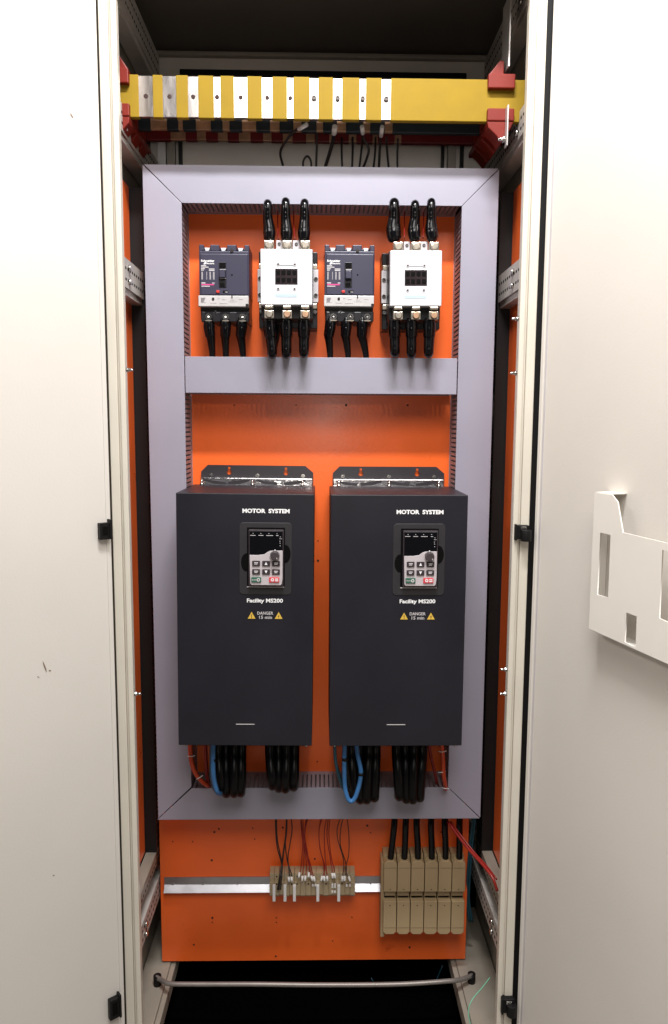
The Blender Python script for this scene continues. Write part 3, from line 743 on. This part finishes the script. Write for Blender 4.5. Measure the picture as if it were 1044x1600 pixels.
# ================================================================== drives
def make_drive():
    D=-.22; W=.2665; H=.507; s=W/215.0
    root=empty('motor_drive',(0,0,0),'','motor drive','dark grey motor drives')
    # local: x centre of front, z=0 bottom, y=0 plate
    h=H/394.5
    def X(px): return -W/2+px*s       # px from the front's left edge
    def Z(py): return H-py*h          # py down from the top edge
    # housing: folded sheet box with open bottom lip
    MB().box(-W/2,W/2,D,-.012,.0,H).build('housing',M['drive'],root,.0015)
    MB().box(-W/2+.012,W/2-.012,-.0119,-.004,.006,H-.006).build('heat_sink',M['bracket'],root)
    # mounting bracket with keyholes (plate behind the housing)
    k=1.66/1178
    def BX(px): return (px-391.5)*k
    def BZ(py): return H+(757-py)*k
    kh=[]
    cu=bpy.data.curves.new('t','CURVE'); cu.dimensions='2D'; cu.fill_mode='BOTH'; cu.extrude=.0012
    outer=[(308,757),(308,737),(318.5,726.6),(470.5,726.6),(483,737),(483,757)]
    def keyhole(cx,cy):
        pts=[]
        for i in range(11):
            t=math.radians(120+i*30*1.0) if False else math.radians(-240+i*30)
            pts.append((cx+4.0*math.cos(t),cy-4.0*math.sin(t)))
        return pts+[(cx+1.7,cy-8),(cx-1.7,cy-8)]
    for loop in (outer,keyhole(351.8,737.5),keyhole(440.3,737.5)):
        sp=cu.splines.new('POLY'); sp.points.add(len(loop)-1); sp.use_cyclic_u=True
        for p_,(a,b) in zip(sp.points,loop): p_.co=(BX(a),BZ(b),0,1)
    to=bpy.data.objects.new('t',cu); COL.objects.link(to); bpy.context.view_layer.update()
    me=bpy.data.meshes.new_from_object(to.evaluated_get(bpy.context.evaluated_depsgraph_get()))
    bpy.data.objects.remove(to); bpy.data.curves.remove(cu)
    for v in me.vertices: v.co=Vector((v.co.x,-.0065+v.co.z,v.co.y))
    me.materials.clear(); me.materials.append(M['bracket']); me.name='mounting_bracket'
    bo=bpy.data.objects.new('mounting_bracket',me); COL.objects.link(bo); bo.parent=root; ORG[bo.name]=Vector((0,0,0))
    fl=MB()
    fl.box(BX(309),BX(481.5),-.0165,-.0080,BZ(757)-.002,BZ(746.2))
    flo=fl.build('bright_flange',M['chrome'],root,.001)
    rp=MB()   # dark bow-tie patches painting the reflections in the flange
    for cx in (330,367,411,454):
        pts=[(cx-17,747.6),(cx-4,750.2),(cx+17,752.5),(cx+15,756.5),(cx-2,755.5),(cx-17,750.5)] if cx in (330,411) else [(cx+17,747.6),(cx+4,749.2),(cx-17,752.5),(cx-15,756.5),(cx+2,755.5),(cx+17,751)]
        rp.prism([(BX(a),BZ(b)) for a,b in pts],-.0171,-.0160)
    rp.build('flange_reflections',M['bracket'],flo)
    for px in (323.5,396,467):
        MB().cyl((BX(px),-.008,BZ(742.2)),(BX(px),-.0145,BZ(742.2)),.0027,8).cyl((BX(px),-.0078,BZ(742.2)),(BX(px),-.0095,BZ(742.2)),.0045,12).build('screw',M['bolt'],bo)
    for px in (311.5,389.5,466.5):
        MB().cyl((BX(px),-.030,H-.001),(BX(px),-.030,H+.005),.0042,8).cyl((BX(px),-.030,H+.0051),(BX(px),-.030,H+.012),.0024,8).build('screw',M['bolt'],root)
    # lettering
    text('lettering','MOTOR  SYSTEM',X(103.2),X(176.8),Z(29.2),Z(22.6),D,M['white'],root,.045)
    text('lettering','Facility MS200',X(110.2),X(167),Z(168.3),Z(160.3),D,M['white'],root,.028)
    text('lettering','DANGER',X(126.6),X(151.8),Z(185.4),Z(180.6),D,M['paleprint'],root,.015)
    text('lettering','15 min',X(129.6),X(149.8),Z(192),Z(187),D,M['paleprint'],root,.015)
    for cx in (117.6,160.4):
        t=MB().prism([(X(cx-6.1),Z(191.8)),(X(cx+6.1),Z(191.8)),(X(cx),Z(181.2))],D-.0004,D+.0002).build('warning_sign',M['warn'],root)
        if cx<120: MB().box(X(cx-.5),X(cx+.5),D-.0008,D-.0003,Z(188.6),Z(184.8)).box(X(cx-.5),X(cx+.5),D-.0008,D-.0003,Z(190.6),Z(189.6)).build('symbol',M['key'],t)
        else: MB().prism([(X(cx+.8),Z(184.6)),(X(cx-1.1),Z(188)),(X(cx),Z(188)),(X(cx-.6),Z(191)),(X(cx+1.2),Z(187)),(X(cx+.2),Z(187))],D-.0008,D-.0003).build('symbol',M['key'],t)
    B('bottom_line',M['paleprint'],(X(92.5),X(122.5),D-.0005,D+.0003,Z(360.3),Z(359.3)),root)
    # keypad surround
    def rr(x0,x1,z0,z1,r,n=6):
        pts=[]
        for cx,cz,t0 in ((x1-r,z1-r,0),(x0+r,z1-r,90),(x0+r,z0+r,180),(x1-r,z0+r,270)):
            for i in range(n+1):
                t=math.radians(t0+90*i/n); pts.append((cx+r*math.cos(t),cz+r*math.sin(t)))
        return pts
    sur=MB().prism(rr(X(98.5),X(180.5),Z(154),Z(43.5),.008),D-.0012,D+.0005).build('keypad_surround',M['recess'],root,.0008)
    for cx,cz in ((109.5,104.5),(170.3,91)):
        ov=[(X(cx)+.0105*math.cos(2*math.pi*i/20),Z(cz)+.018*math.sin(2*math.pi*i/20)) for i in range(20)]
        MB().prism(ov,D-.0016,D-.0008).build('finger_recess',M['pit'],sur)
    B('keypad_slot',M['pit'],(X(110.5),X(169.8),D-.0022,D-.001,Z(141.2),Z(51)),sur)
    B('slot_edge',M['keypad'],(X(110.5),X(168.5),D-.0032,D-.0018,Z(142.6),Z(141.3)),sur)
    kp=MB().prism(rr(X(113.5),X(168),Z(139.5),Z(53.5),.0016),D-.010,D-.0021).build('keypad',M['key'],root,.0008)
    B('screen',M['screen'],(X(115.2),X(166.4),D-.0107,D-.0099,Z(92),Z(55.2)),kp,.0003)
    face=[(115.2,91.8),(128,91.8),(138,90.6),(143,87),(148,85.0),(166.6,84.6),(166.6,128),(165.6,135),(163.8,137.6),(118,137.6),(116.3,135)]
    MB().prism([(X(a),Z(b)) for a,b in face],D-.0116,D-.0098).build('keypad_face',M['keypad'],kp,.0005)
    for a,b in ((116,124.5),(129,136.5),(141,151.5),(156.3,160)): B('print_line',M['paleprint'],(X(a),X(b),D-.0111,D-.0106,Z(62.3),Z(61.6)),kp)
    for a,z in ((120,58.6),(132,58.6),(144.5,58.6),(157,58.6),(162.2,63.5),(161.6,70),(161.8,73),(162,77)): B('print_dot',M['paleprint'],(X(a),X(a+1.3),D-.0111,D-.0106,Z(z+.8),Z(z)),kp)
    B('print_line',M['paleprint'],(X(161.5),X(165.5),D-.0111,D-.0106,Z(67),Z(66.5)),kp)
    kc=(X(154.8),Z(91.8))
    MB().ring((X(153.5),0,Z(92)),.0085,.0096,D-.0125,D-.0110).build('knob_ring',M['greyp'],kp)
    kn=MB().cyl((kc[0],D-.0117,kc[1]),(kc[0],D-.0230,kc[1]),.0092,24,r2=.0082).build('knob',M['knob'],kp,.0010)
    B('knob_mark',M['paleprint'],(kc[0]+.0035,kc[0]+.0048,D-.0235,D-.0229,kc[1]-.0055,kc[1]-.003),kn)
    B('print_tick',M['white'],(kc[0]-.001,kc[0]+.001,D-.0122,D-.0114,kc[1]+.0092,kc[1]+.0112),kp)
    for r_,py in enumerate((104.2,117.0)):
        for c_,px in enumerate((125.4,141.0,156.4)):
            key=MB().prism(rr(X(px-6.1),X(px+6.1),Z(py+4.0),Z(py-4.0),.0012,3),D-.0136,D-.0115).build('key',M['key'],kp,.0004)
            if c_==1:
                sgn=-1 if r_==0 else 1
                MB().prism([(X(px-2.2),Z(py-sgn*2.0)),(X(px+2.2),Z(py-sgn*2.0)),(X(px),Z(py+sgn*2.4))],D-.0141,D-.0135).build('symbol',M['white'],key)
            else:
                g=MB().box(X(px-3),X(px+3.2),D-.0141,D-.0135,Z(py-.4),Z(py-1.8)).box(X(px-2.4),X(px+2.2),D-.0141,D-.0135,Z(py+1.6),Z(py+.4))
                g.build('symbol',M['paleprint'],key)
    g=MB().prism(rr(X(117.9),X(133.4),Z(133.2),Z(125.2),.0012,3),D-.0136,D-.0115).build('key',M['green'],kp,.0004); g['label']='green run key'
    text('lettering','RUN',X(119),X(125.5),Z(130.3),Z(128.2),D-.0136,M['paleprint'],g,.02)
    MB().ring((X(129),0,Z(129.2)),.0016,.0034,D-.0141,D-.0134).build('symbol',M['paleprint'],g)
    g=MB().prism(rr(X(145.6),X(161.6),Z(133.2),Z(125.2),.0012,3),D-.0136,D-.0115).build('key',M['redkey'],kp,.0004); g['label']='red stop key'
    MB().ring((X(151),0,Z(129)),.0014,.0032,D-.0141,D-.0134).box(X(155),X(160),D-.0141,D-.0134,Z(128.6),Z(127)).box(X(155),X(160),D-.0141,D-.0134,Z(131.2),Z(129.6)).build('symbol',M['ferrule'],g)
    for px in (8.5,206): MB().cyl((X(px),D+.008,-.0002),(X(px),D+.008,-.004),.0026,8).build('screw',M['bolt'],root)
    return root
d1=make_drive(); d2=copy_tree(d1)
def place_d(o,tl,tr,bl,br):
    Y=YP-.22
    xs=(P(*tl,Y).x+P(*tr,Y).x+P(*bl,Y).x+P(*br,Y).x)/4; z=(P(*bl,Y).z+P(*br,Y).z)/2
    o.location=(xs,YP,z)
    return xs,z,P(*tr,Y).x-P(*tl,Y).x,P(*tl,Y).z-z
print('d1',place_d(d1,(274,771),(490,771),(275,1165),(487,1165)))
print('d2',place_d(d2,(516,772.5),(733,773.5),(513,1165),(723,1166)))
d1.rotation_euler.y=math.radians(.45)
for c_ in children(d2):
    if c_.name.split('.')[0] in ('mounting_bracket','bright_flange','heat_sink'): c_.location.x-=.008
d1['label']='dark grey motor drive with grey keypad, next to the tall left duct'
d2['label']='dark grey motor drive with grey keypad, next to the tall right duct'

# ---- cable bundles below the drives
GD='thick black motor cables hanging below the drives'
def bundle(xs,xb,yb,label,y0=1150,Yf=1.52):
    n=len(xs)
    for k,(a,b,c) in enumerate(zip(xs,xb,yb)):
        yo=Yf+.006*(k%2)
        pts=[P(a,y0,yo+.03),P(a,1175,yo+.02),P((a+b)/2,1205,yo),P(b,c-14,yo),P(b,c-5,yo+.018),P(b,c-10,yo+.05),P(b,c-18,yo+.085)]
        wire('motor_cable',pts,.0108,M['motorcable'],f'{("first","second","third","fourth")[k]} black loop from the left in {label}','cable',GD,n=14)
def backfill(x0,x1,yb,label):
    wire('motor_cable',[P(x0,1150,1.575),P(x0,1190,1.572),P((x0+x1)/2,yb-22,1.574),P(x1,yb-26,1.60)],.0125,M['motorcable'],label,'cable',GD,n=14)
bundle([341,353,366,377],[345,354,366,376],[1238,1244,1244,1243],'the left bundle below the left-hand drive')
bundle([422,435,448,460],[426,436,446,459],[1232,1236,1237,1234],'the right bundle below the left-hand drive')
bundle([549,562,576,587],[552,563,573,585],[1250,1254,1254,1251],'the left bundle below the right-hand drive')
bundle([620,633,647,660],[624,635,645,656],[1249,1253,1254,1251],'the right bundle below the right-hand drive')
for a_,y_,l_ in ((348,1238,'left bundle below the left-hand drive'),(430,1232,'right bundle below the left-hand drive'),(558,1248,'left bundle below the right-hand drive'),(629,1248,'right bundle below the right-hand drive')):
    backfill(a_,a_+2,y_,'black cable half hidden behind the left half of the '+l_.replace('below the','under').replace('-hand',' ').replace('  ',' '))
    backfill(a_+20,a_+18,y_,'black cable half hidden behind the right half of the '+l_.replace('below the','under').replace('-hand',' ').replace('  ',' '))
wire('motor_cable',[P(541,1150,1.53),P(540,1190,1.51),P(545,1225,1.51),P(552,1240,1.53),P(556,1236,1.58)],.0075,M['cable'],'black cable looping left of the blue loop under the right-hand drive','cable',GD,n=12)
GL='blue cables under the drives'
wire('blue_cable',[P(333,1150,1.50),P(333,1190,1.495),P(334,1215,1.493),P(339,1236,1.495),P(344,1240,1.52),P(345,1232,1.58)],.0050,M['blue'],'blue cable down the outer left side of the left drive bundle','cable',GL,n=12)
wire('blue_cable',[P(331,1150,1.52),P(330,1185,1.51),P(331,1215,1.51),P(337,1236,1.53),P(340,1232,1.58)],.0036,M['teal'],'darker blue-green cable behind the blue cable under the left-hand drive','cable',GL,n=12)
wire('blue_cable',[P(539,1150,1.50),P(538,1200,1.495),P(540,1235,1.49),P(546,1251,1.488),P(554,1248,1.488),P(561,1228,1.488),P(564,1205,1.49),P(559,1180,1.50),P(555,1150,1.51)],.0046,M['blue'],'blue cable looping round in front of the black bundle under the right-hand drive','cable',GL,n=12)
wire('blue_cable',[P(523,1150,1.50),P(524,1185,1.50),P(529,1210,1.51),P(537,1232,1.53),P(541,1236,1.57)],.0034,M['teal'],'dark blue-grey cable curving at the far left under the right-hand drive','cable',GL,n=12)
for px,py,Y in ((334,1187,1.497),(564,1209,1.49),(539,1186,1.497)):
    q=P(px,py,Y); 
    tag(MB().ring((q.x,0,q.z),.0,.0,Y,Y).add([],[]).cyl((q.x,Y,q.z-.003),(q.x,Y,q.z+.003),.0062,12).build('tape_band',M['rubber']),'black tape band on the blue cable near pixel','tape')
tb=[o for o in COL.objects if o.name.startswith('tape_band')]
for o,l in zip(tb,('black tape band round the blue cable under the left-hand drive','black tape band on the right limb of the blue loop','black tape band on the left limb of the blue loop')): o['label']=l; o['group']='black tape bands on the blue cables'
GR='red cables beside the drives'
def ties(o,pts,r):
    for (px,py,Y,an) in pts:
        q=P(px,py,Y); dx=math.cos(an)*r; dz=math.sin(an)*r
        MB().tube([(q.x-dx,Y-.001,q.z-dz),(q.x,Y-r,q.z+.0015),(q.x+dx,Y-.001,q.z+dz),(q.x+dx*1.5,Y-.003,q.z+dz*1.5+.002)],.0011,n=6).build('cable_tie',M['ferrule'],o)
o=wire('red_cable',[P(297,1150,1.56),P(298,1180,1.55),P(302,1200,1.55),P(310,1215,1.56),P(322,1226,1.58),P(330,1230,1.62)],.0048,M['orangewire'],'red-orange cable with two white ties, left of the left-hand drive bundle','cable',GR,n=10)
ties(o,[(298,1181,1.55,0),(311,1215,1.56,.5)],.0062)
wire('red_cable',[P(321,1150,1.56),P(322,1190,1.56),P(324,1215,1.58),P(327,1235,1.62)],.0036,M['redwire'],'dark red cable hanging just left of the blue one','cable',GR,n=10)
o=wire('red_cable',[P(689,1150,1.55),P(692,1185,1.55),P(693,1210,1.55),P(696,1228,1.57),P(696,1235,1.61)],.0048,M['orangewire'],'red-orange cable with white ties, at the right end of the bottom duct','cable',GR,n=10)
ties(o,[(690,1174,1.55,0),(689,1206,1.55,.1),(695,1231,1.57,-.2)],.0062)
wire('red_cable',[P(668,1150,1.57),P(673,1180,1.57),P(679,1205,1.58),P(682,1220,1.60),P(684,1235,1.64)],.0034,M['redwire'],'thin dark red cable left of the tied one at the right end','cable',GR,n=10)

# ================================================================== terminal rail, small terminals
q0=P(256,1373,YP-.008); q1=P(597,1391,YP-.008)
tr=empty('terminal_rail',((q0.x+q1.x)/2,YP,q1.z),'bright zinc mounting rail running across the lower orange plate','rail')
h=q0.z-q1.z
MB().box(q0.x,q1.x,YP-.0035,YP-.0005,q1.z+h*.30,q0.z).prismx([(YP-.0150,q1.z),(YP-.0136,q1.z-.0006),(YP-.0026,q1.z+h*.42),(YP-.0040,q1.z+h*.46)],q0.x,q1.x).build('profile',M['zinc'],tr,.0005)
for px in (270.5,318,371,579):
    q=P(px,1379.5,YP); MB().cyl((q.x,YP-.003,q.z),(q.x,YP-.0055,q.z),.0022,8).build('screw',M['bolt'],tr)
GT='small beige terminal blocks on the rail'
segs=[421,428.5,436,444,452,460,469,478,486,494,505,514,523,530,539,547,555]
pos=['far left end','second place','third place','fourth place','fifth place','sixth place','seventh place','eighth place','ninth place','tenth place','eleventh place','twelfth place','thirteenth place','fourteenth place','fifteenth place','far right end']
YT=YP-.048
for i,(a,b) in enumerate(zip(segs[:-1],segs[1:])):
    x0=P(a+.2,1390,YT).x; x1=P(b-.2,1390,YT).x; zt=P(500,1370,YT).z; zb=P(500,1404,YT).z
    dz=random.uniform(-.0015,.0015)
    mb=MB().box(x0,x1,YT+.010,YP-.009,zb+dz,zt+.003).box(x0,x1,YT,YT+.0099,zb+.009+dz,zt-.014)
    tb_=mb.build('terminal_block',M['term'],None,.0006)
    tag(tb_,f'narrow beige terminal block, {pos[i]} from the left on the rail' if 0<i<15 else f'narrow beige terminal block at the {pos[i]} of the small row','terminal block',GT)
    for zz in (zt-.005,zt-.017,zb+.013):
        xm=(x0+x1)/2
        MB().cyl((xm,YT+.0105 if zz!=zt-.017 else YT+.001,zz),(xm,(YT+.0093) if zz!=zt-.017 else YT-.0007,zz),.0018,8).build('screw',M['pit'] if i%3 else M['bolt'],tb_)
GM='white marker tags on the terminal row'
for i,(a,l) in enumerate(((428.3,'first'),(445.4,'second'),(460.2,'third'),(496.8,'fourth'),(529.5,'fifth'))):
    q=P(a,1383.5,YT-.006); q2=P(a,1408,YT-.006)
    o=MB().box(q.x-.0033,q.x+.0033,YT-.008,YT-.0008,q2.z,q.z).build('marker_tag',M['ferrule'],None,.0006)
    tag(o,f'tall white marker tag, {l} from the left on the small terminal row','marker tag',GM)
# thin wires to the small terminals
def twire(pts,r,m,label,fe=None,group='thin wires into the small terminal row'):
    o=wire('terminal_wire',pth(*pts),r,M[m],label,'wire',group,n=7)
    if fe:
        a=P(*pts[-2]); b=P(*pts[-1]); d=(b-a).normalized()
        e0=P(*fe)
        MB().cyl(e0-d*.005+Vector((0,-.002,0)),e0+d*.006+Vector((0,-.002,0)),r+.0015,8).build('ferrule',M['ferrule'],o)
    return o
Yw=1.635
twire([(430.5,1270,1.64),(431,1300,Yw),(433.5,1325,Yw),(440,1350,Yw),(438,1370,1.615),(436,1390,1.612)],.0014,'blackwire','black wire furthest left, curving right to the first terminals')
twire([(432,1270,1.64),(433,1308,Yw),(438,1335,Yw),(441,1352,Yw),(440,1370,1.615),(438.5,1390,1.612)],.0014,'blackwire','black wire second from the left, crossing to the first terminals')
twire([(448,1270,1.64),(447.5,1300,Yw),(444,1325,Yw),(441,1348,Yw),(437.5,1370,1.615),(434,1390,1.612)],.0022,'blackwire','thicker black wire curving down left to the first terminals')
twire([(454,1270,1.64),(456.5,1295,Yw),(453,1320,Yw),(450,1340,Yw),(452,1362,1.62),(452.3,1375,1.618)],.0013,'blackwire','black wire bulging right with a white ferrule',(451.5,1373,1.615))
twire([(449,1270,1.64),(446,1315,Yw),(449,1345,Yw),(455,1364,1.62),(456,1375,1.618)],.0013,'blackwire','thin black wire with a white ferrule, last of the black ones',(456,1373,1.615))
reds=[([(471,1270,1.64),(470.5,1290,Yw),(473,1320,Yw),(471,1350,Yw),(468,1368,1.62)],(467.6,1366,1.615),'redwire','leftmost red wire, ending in a raised white ferrule'),
 ([(473,1270,1.64),(474,1300,Yw),(475,1340,Yw),(472.5,1375,1.62)],(472.5,1371.5,1.615),'redwire','red wire dropping straight beside the leftmost red one'),
 ([(483,1270,1.64),(477,1295,Yw),(475,1320,Yw),(479,1350,Yw),(477,1375,1.62)],(477.2,1371,1.615),'redwire','red wire bowing left before its ferrule'),
 ([(481,1270,1.64),(476,1300,Yw),(481,1335,Yw),(484,1355,Yw),(483,1368,1.62)],(482.6,1366,1.615),'redwire','red wire ending in the second raised ferrule'),
 ([(470,1270,1.64),(474,1310,Yw),(480,1340,Yw),(487,1370,1.62)],(487.3,1371,1.615),'redwire','red wire crossing from left to right in the first red group'),
 ([(486,1270,1.64),(478,1290,Yw),(477,1320,Yw),(485,1350,Yw),(491,1374,1.62)],(491,1372,1.615),'redwire','rightmost wire of the first red group'),
 ([(503,1270,1.64),(498.5,1300,Yw),(501,1330,Yw),(508,1355,Yw),(503,1375,1.62)],(502.8,1371.5,1.615),'redwire','leftmost wire of the second red group'),
 ([(507,1270,1.64),(499,1295,Yw),(500,1325,Yw),(506,1350,Yw),(507,1375,1.62)],(506.8,1371.5,1.615),'redwire','second wire of the second red group, bowed left'),
 ([(512,1270,1.64),(507,1300,Yw),(508,1335,Yw),(512,1374,1.62)],(511.5,1371.5,1.615),'redwire','third wire of the second red group'),
 ([(514,1270,1.64),(511,1305,Yw),(516,1340,Yw),(519.5,1362,1.62)],(519.5,1367,1.615),'redwire','red wire to the upper of the two stacked ferrules'),
 ([(517,1270,1.64),(514,1300,Yw),(517,1335,Yw),(523,1362,1.62)],(523,1367,1.615),'redwire','rightmost wire of the second red group'),
 ([(536,1270,1.64),(527.5,1292,Yw),(528,1312,Yw),(537,1345,Yw),(535,1375,1.62)],(535,1371.5,1.615),'brownwire','brown wire bowing left on its own at the right'),
 ([(539,1270,1.64),(533,1292,Yw),(532,1320,Yw),(541,1352,Yw),(539,1375,1.62)],(538.8,1371.5,1.615),'blackwire','grey-black wire inside the bowed brown one'),
 ([(541,1270,1.64),(545,1300,Yw),(545,1335,Yw),(540,1357,Yw),(546,1376,1.62)],(546,1372,1.615),'brownwire','brown wire bowing right, last of the thin wires')]
for pts,fe,m,l in reds: twire(pts,.0011,m,l,fe)
for k,(px,py) in enumerate(((519.5,1384),(523.5,1384),(519.5,1393.5),(523.5,1393.5),(489,1383),(493,1383),(542,1383.5),(547,1383.5))):
    q=P(px,py,YT-.003)
    tag(MB().box(q.x-.002,q.x+.002,YT-.005,YT-.0003,q.z-(.005 if py<1390 and k<2 else .0022),q.z+(.005 if py<1390 and k<2 else .0022)).build('marker_chip',M['ferrule'],None,.0004),
     ['small white chip on the terminals, upper left of the cluster of four','small white chip on the terminals, upper right of the cluster of four','small white chip on the terminals, lower left of the cluster of four','small white chip on the terminals, lower right of the cluster of four','small white chip left of the fourth marker tag','small white chip touching the fourth marker tag','small white chip right of the fifth marker tag','small white chip nearest the right end of the row'][k],'marker chip','small white chips on the terminals')

# ================================================================== big terminals with feed cables
GBT='big beige terminal blocks at the lower right'
YG=YP-.055
nm=['first','second','third','fourth','fifth','sixth']
for k in range(6):
    xl=600.3+21.45*k; xr=xl+20.3
    A=P(xl,1346,YG); Bq=P(xr,1346,YG); zu0=P(xl,1393.5,YG).z; zl1=P(xl,1408.5,YG).z; zl0=P(xl,1460,YG).z
    off=(P(597.8+21.4*k,1430,YG).x-P(xl,1430,YG).x)*.5
    x0=A.x; x1=Bq.x; zt=A.z; c=.0058
    root=empty('power_terminal',((x0+x1)/2,YP,zl0),f'big beige terminal block with a black cable on top, {nm[k]} from the left','terminal block',GBT)
    MB().box(x0+.0002,x1-.0002,YG+.020,YP-.001,zl0+.010,zt+.004).build('base',M['bigterm'],root,.0008)
    u=MB().prism([(x0,zu0),(x1,zu0),(x1,zt-c),(x1-c,zt),(x0+c,zt),(x0,zt-c)],YG,YG+.0195).build('upper_cover',M['bigterm'],root,.0010)
    MB().prism([(x0+.001,zt-.0165),(x1-.001,zt-.0165),(x1-.001,zt-.0160),(x0+.001,zt-.0160)],YG-.0003,YG+.0001).build('cover_joint',M['hole'],u)
    l=MB().prism([(x0,zl1),(x1,zl1),(x1,zl0+c),(x1-c,zl0),(x0+c,zl0),(x0,zl0+c)][::-1],YG,YG+.0195).build('lower_cover',M['bigterm'],root,.0010)
    MB().prism([(x0+.001,zl0+.0165),(x1-.001,zl0+.0165),(x1-.001,zl0+.0160),(x0+.001,zl0+.0160)],YG-.0003,YG+.0001).build('cover_joint',M['hole'],l)
    B('neck',M['bigterm'],(x0+.0010,x1-.0010,YG+.012,YG+.0198,zl1+.003,zu0-.0005),root,.001)
    B('slot',M['pit'],(x0+.002,x1-.003,YG+.0110,YG+.0121,zl1+.0035,zl1+.006),root)
    for par,z in ((u,zu0+.006),(l,zl1-.010)):
        xm=(x0+x1)/2; MB().cyl((xm,YG+.0005,z),(xm,YG-.0007,z),.0012,8).build('screw_hole',M['pit'],par)
    xt=[617,635,652,674.5,696,719][k]; xb=(xl+xr)/2
    wire('feed_cable',[P(xt,1268,1.64),P(xt-1,1290,1.63),P(xb+(xt-xb)*.35,1320,1.628),P(xb,1342,1.628),P(xb,1352,1.628)],.0073,M['cable'],f'thick black cable from the bottom duct into the {nm[k]} big terminal block','cable','thick black cables into the big terminals',n=14)
q=P(595,1340,YG+.03); q2=P(600,1462,YG+.03)
tag(B('end_plate',M['bigterm'],(q.x,q2.x-.0004,YG+.012,YP-.001,q2.z+.01,q.z),None,.0008),'thin beige end plate left of the big terminal blocks','end plate')
# loose wires at right
tag(MB().tube(pth((700,1284,1.61),(715,1305,1.58),(735,1330,1.54),(755,1352,1.50),(770,1372,1.47),(777,1392,1.46)),.0030,n=10).build('loose_wire',M['redwire']),'red wire slanting down right from the bottom duct to the right post','wire','loose wires at the lower right')
tag(MB().tube(pth((704,1284,1.615),(720,1305,1.585),(742,1333,1.55),(762,1355,1.51),(776,1374,1.48)),.0020,n=8).build('loose_wire',M['redwire']),'thinner red wire slanting just above the other red one','wire','loose wires at the lower right')
for k,(dx,lab) in enumerate(((0,'outer teal wire behind the right edge of the orange plate'),(-3.5,'inner teal wire behind the right edge of the orange plate'))):
    tag(MB().tube(pth((743+dx,1275,1.67),(738+dx,1320,1.67),(734+dx,1370,1.67),(733+dx,1410,1.68),(738+dx,1440,1.69)),.0030,n=8).build('loose_wire',M['teal']),lab,'wire','loose wires at the lower right')
tag(MB().tube(pth((766,1527,1.47),(752,1545,1.44),(738,1562,1.42),(732,1580,1.41),(736,1605,1.40),(742,1625,1.40)),.0011,n=7).build('loose_wire',M['greenwire']),'thin pale green wire hanging at the lower right corner','wire','loose wires at the lower right')
tag(MB().tube(pth((580,1528,1.72),(600,1560,1.72),(632,1578,1.72),(665,1565,1.72),(692,1508,1.72)),.0014,n=7).build('loose_wire',M['teal']),'thin blue-green wire sagging in the dark below the orange plate','wire','loose wires at the lower right')
for k,(pts,lab) in enumerate(((((782,480,1.70),(775,500,1.68),(771,540,1.67),(778,560,1.68)),'black wire looping behind the upper right duct edge'),(((781,560,1.70),(774,600,1.67),(770,660,1.66),(777,700,1.68)),'long black wire bowing behind the middle right duct edge'))):
    tag(MB().tube(pth(*pts),.003,n=8).build('side_wire',M['blackwire']),lab,'wire','black wires beside the right duct')
# curved tube at the bottom
rd=tag(MB().tube(pth((244,1527,1.60),(252,1531,1.59),(265,1537,1.57),(300,1538,1.565),(400,1538,1.56),(500,1539,1.56),(620,1538,1.56),(700,1533,1.565),(722,1530,1.58),(738,1524,1.60)),.0052,n=12).build('tie_bar',M['rod']),'bent grey metal tube across the bottom of the opening','tie bar')
for px,py in ((246,1527),(737,1524)):
    q=P(px,py,1.60); MB().cyl((q.x,1.600,q.z-.022),(q.x,1.600,q.z+.0045),.009,14).build('end_fitting',M['rubber'],rd)

C.render.engine='CYCLES'
for o in list(COL.objects):
    if o.type=='EMPTY' and not o.get('label'): print('no label',o.name)
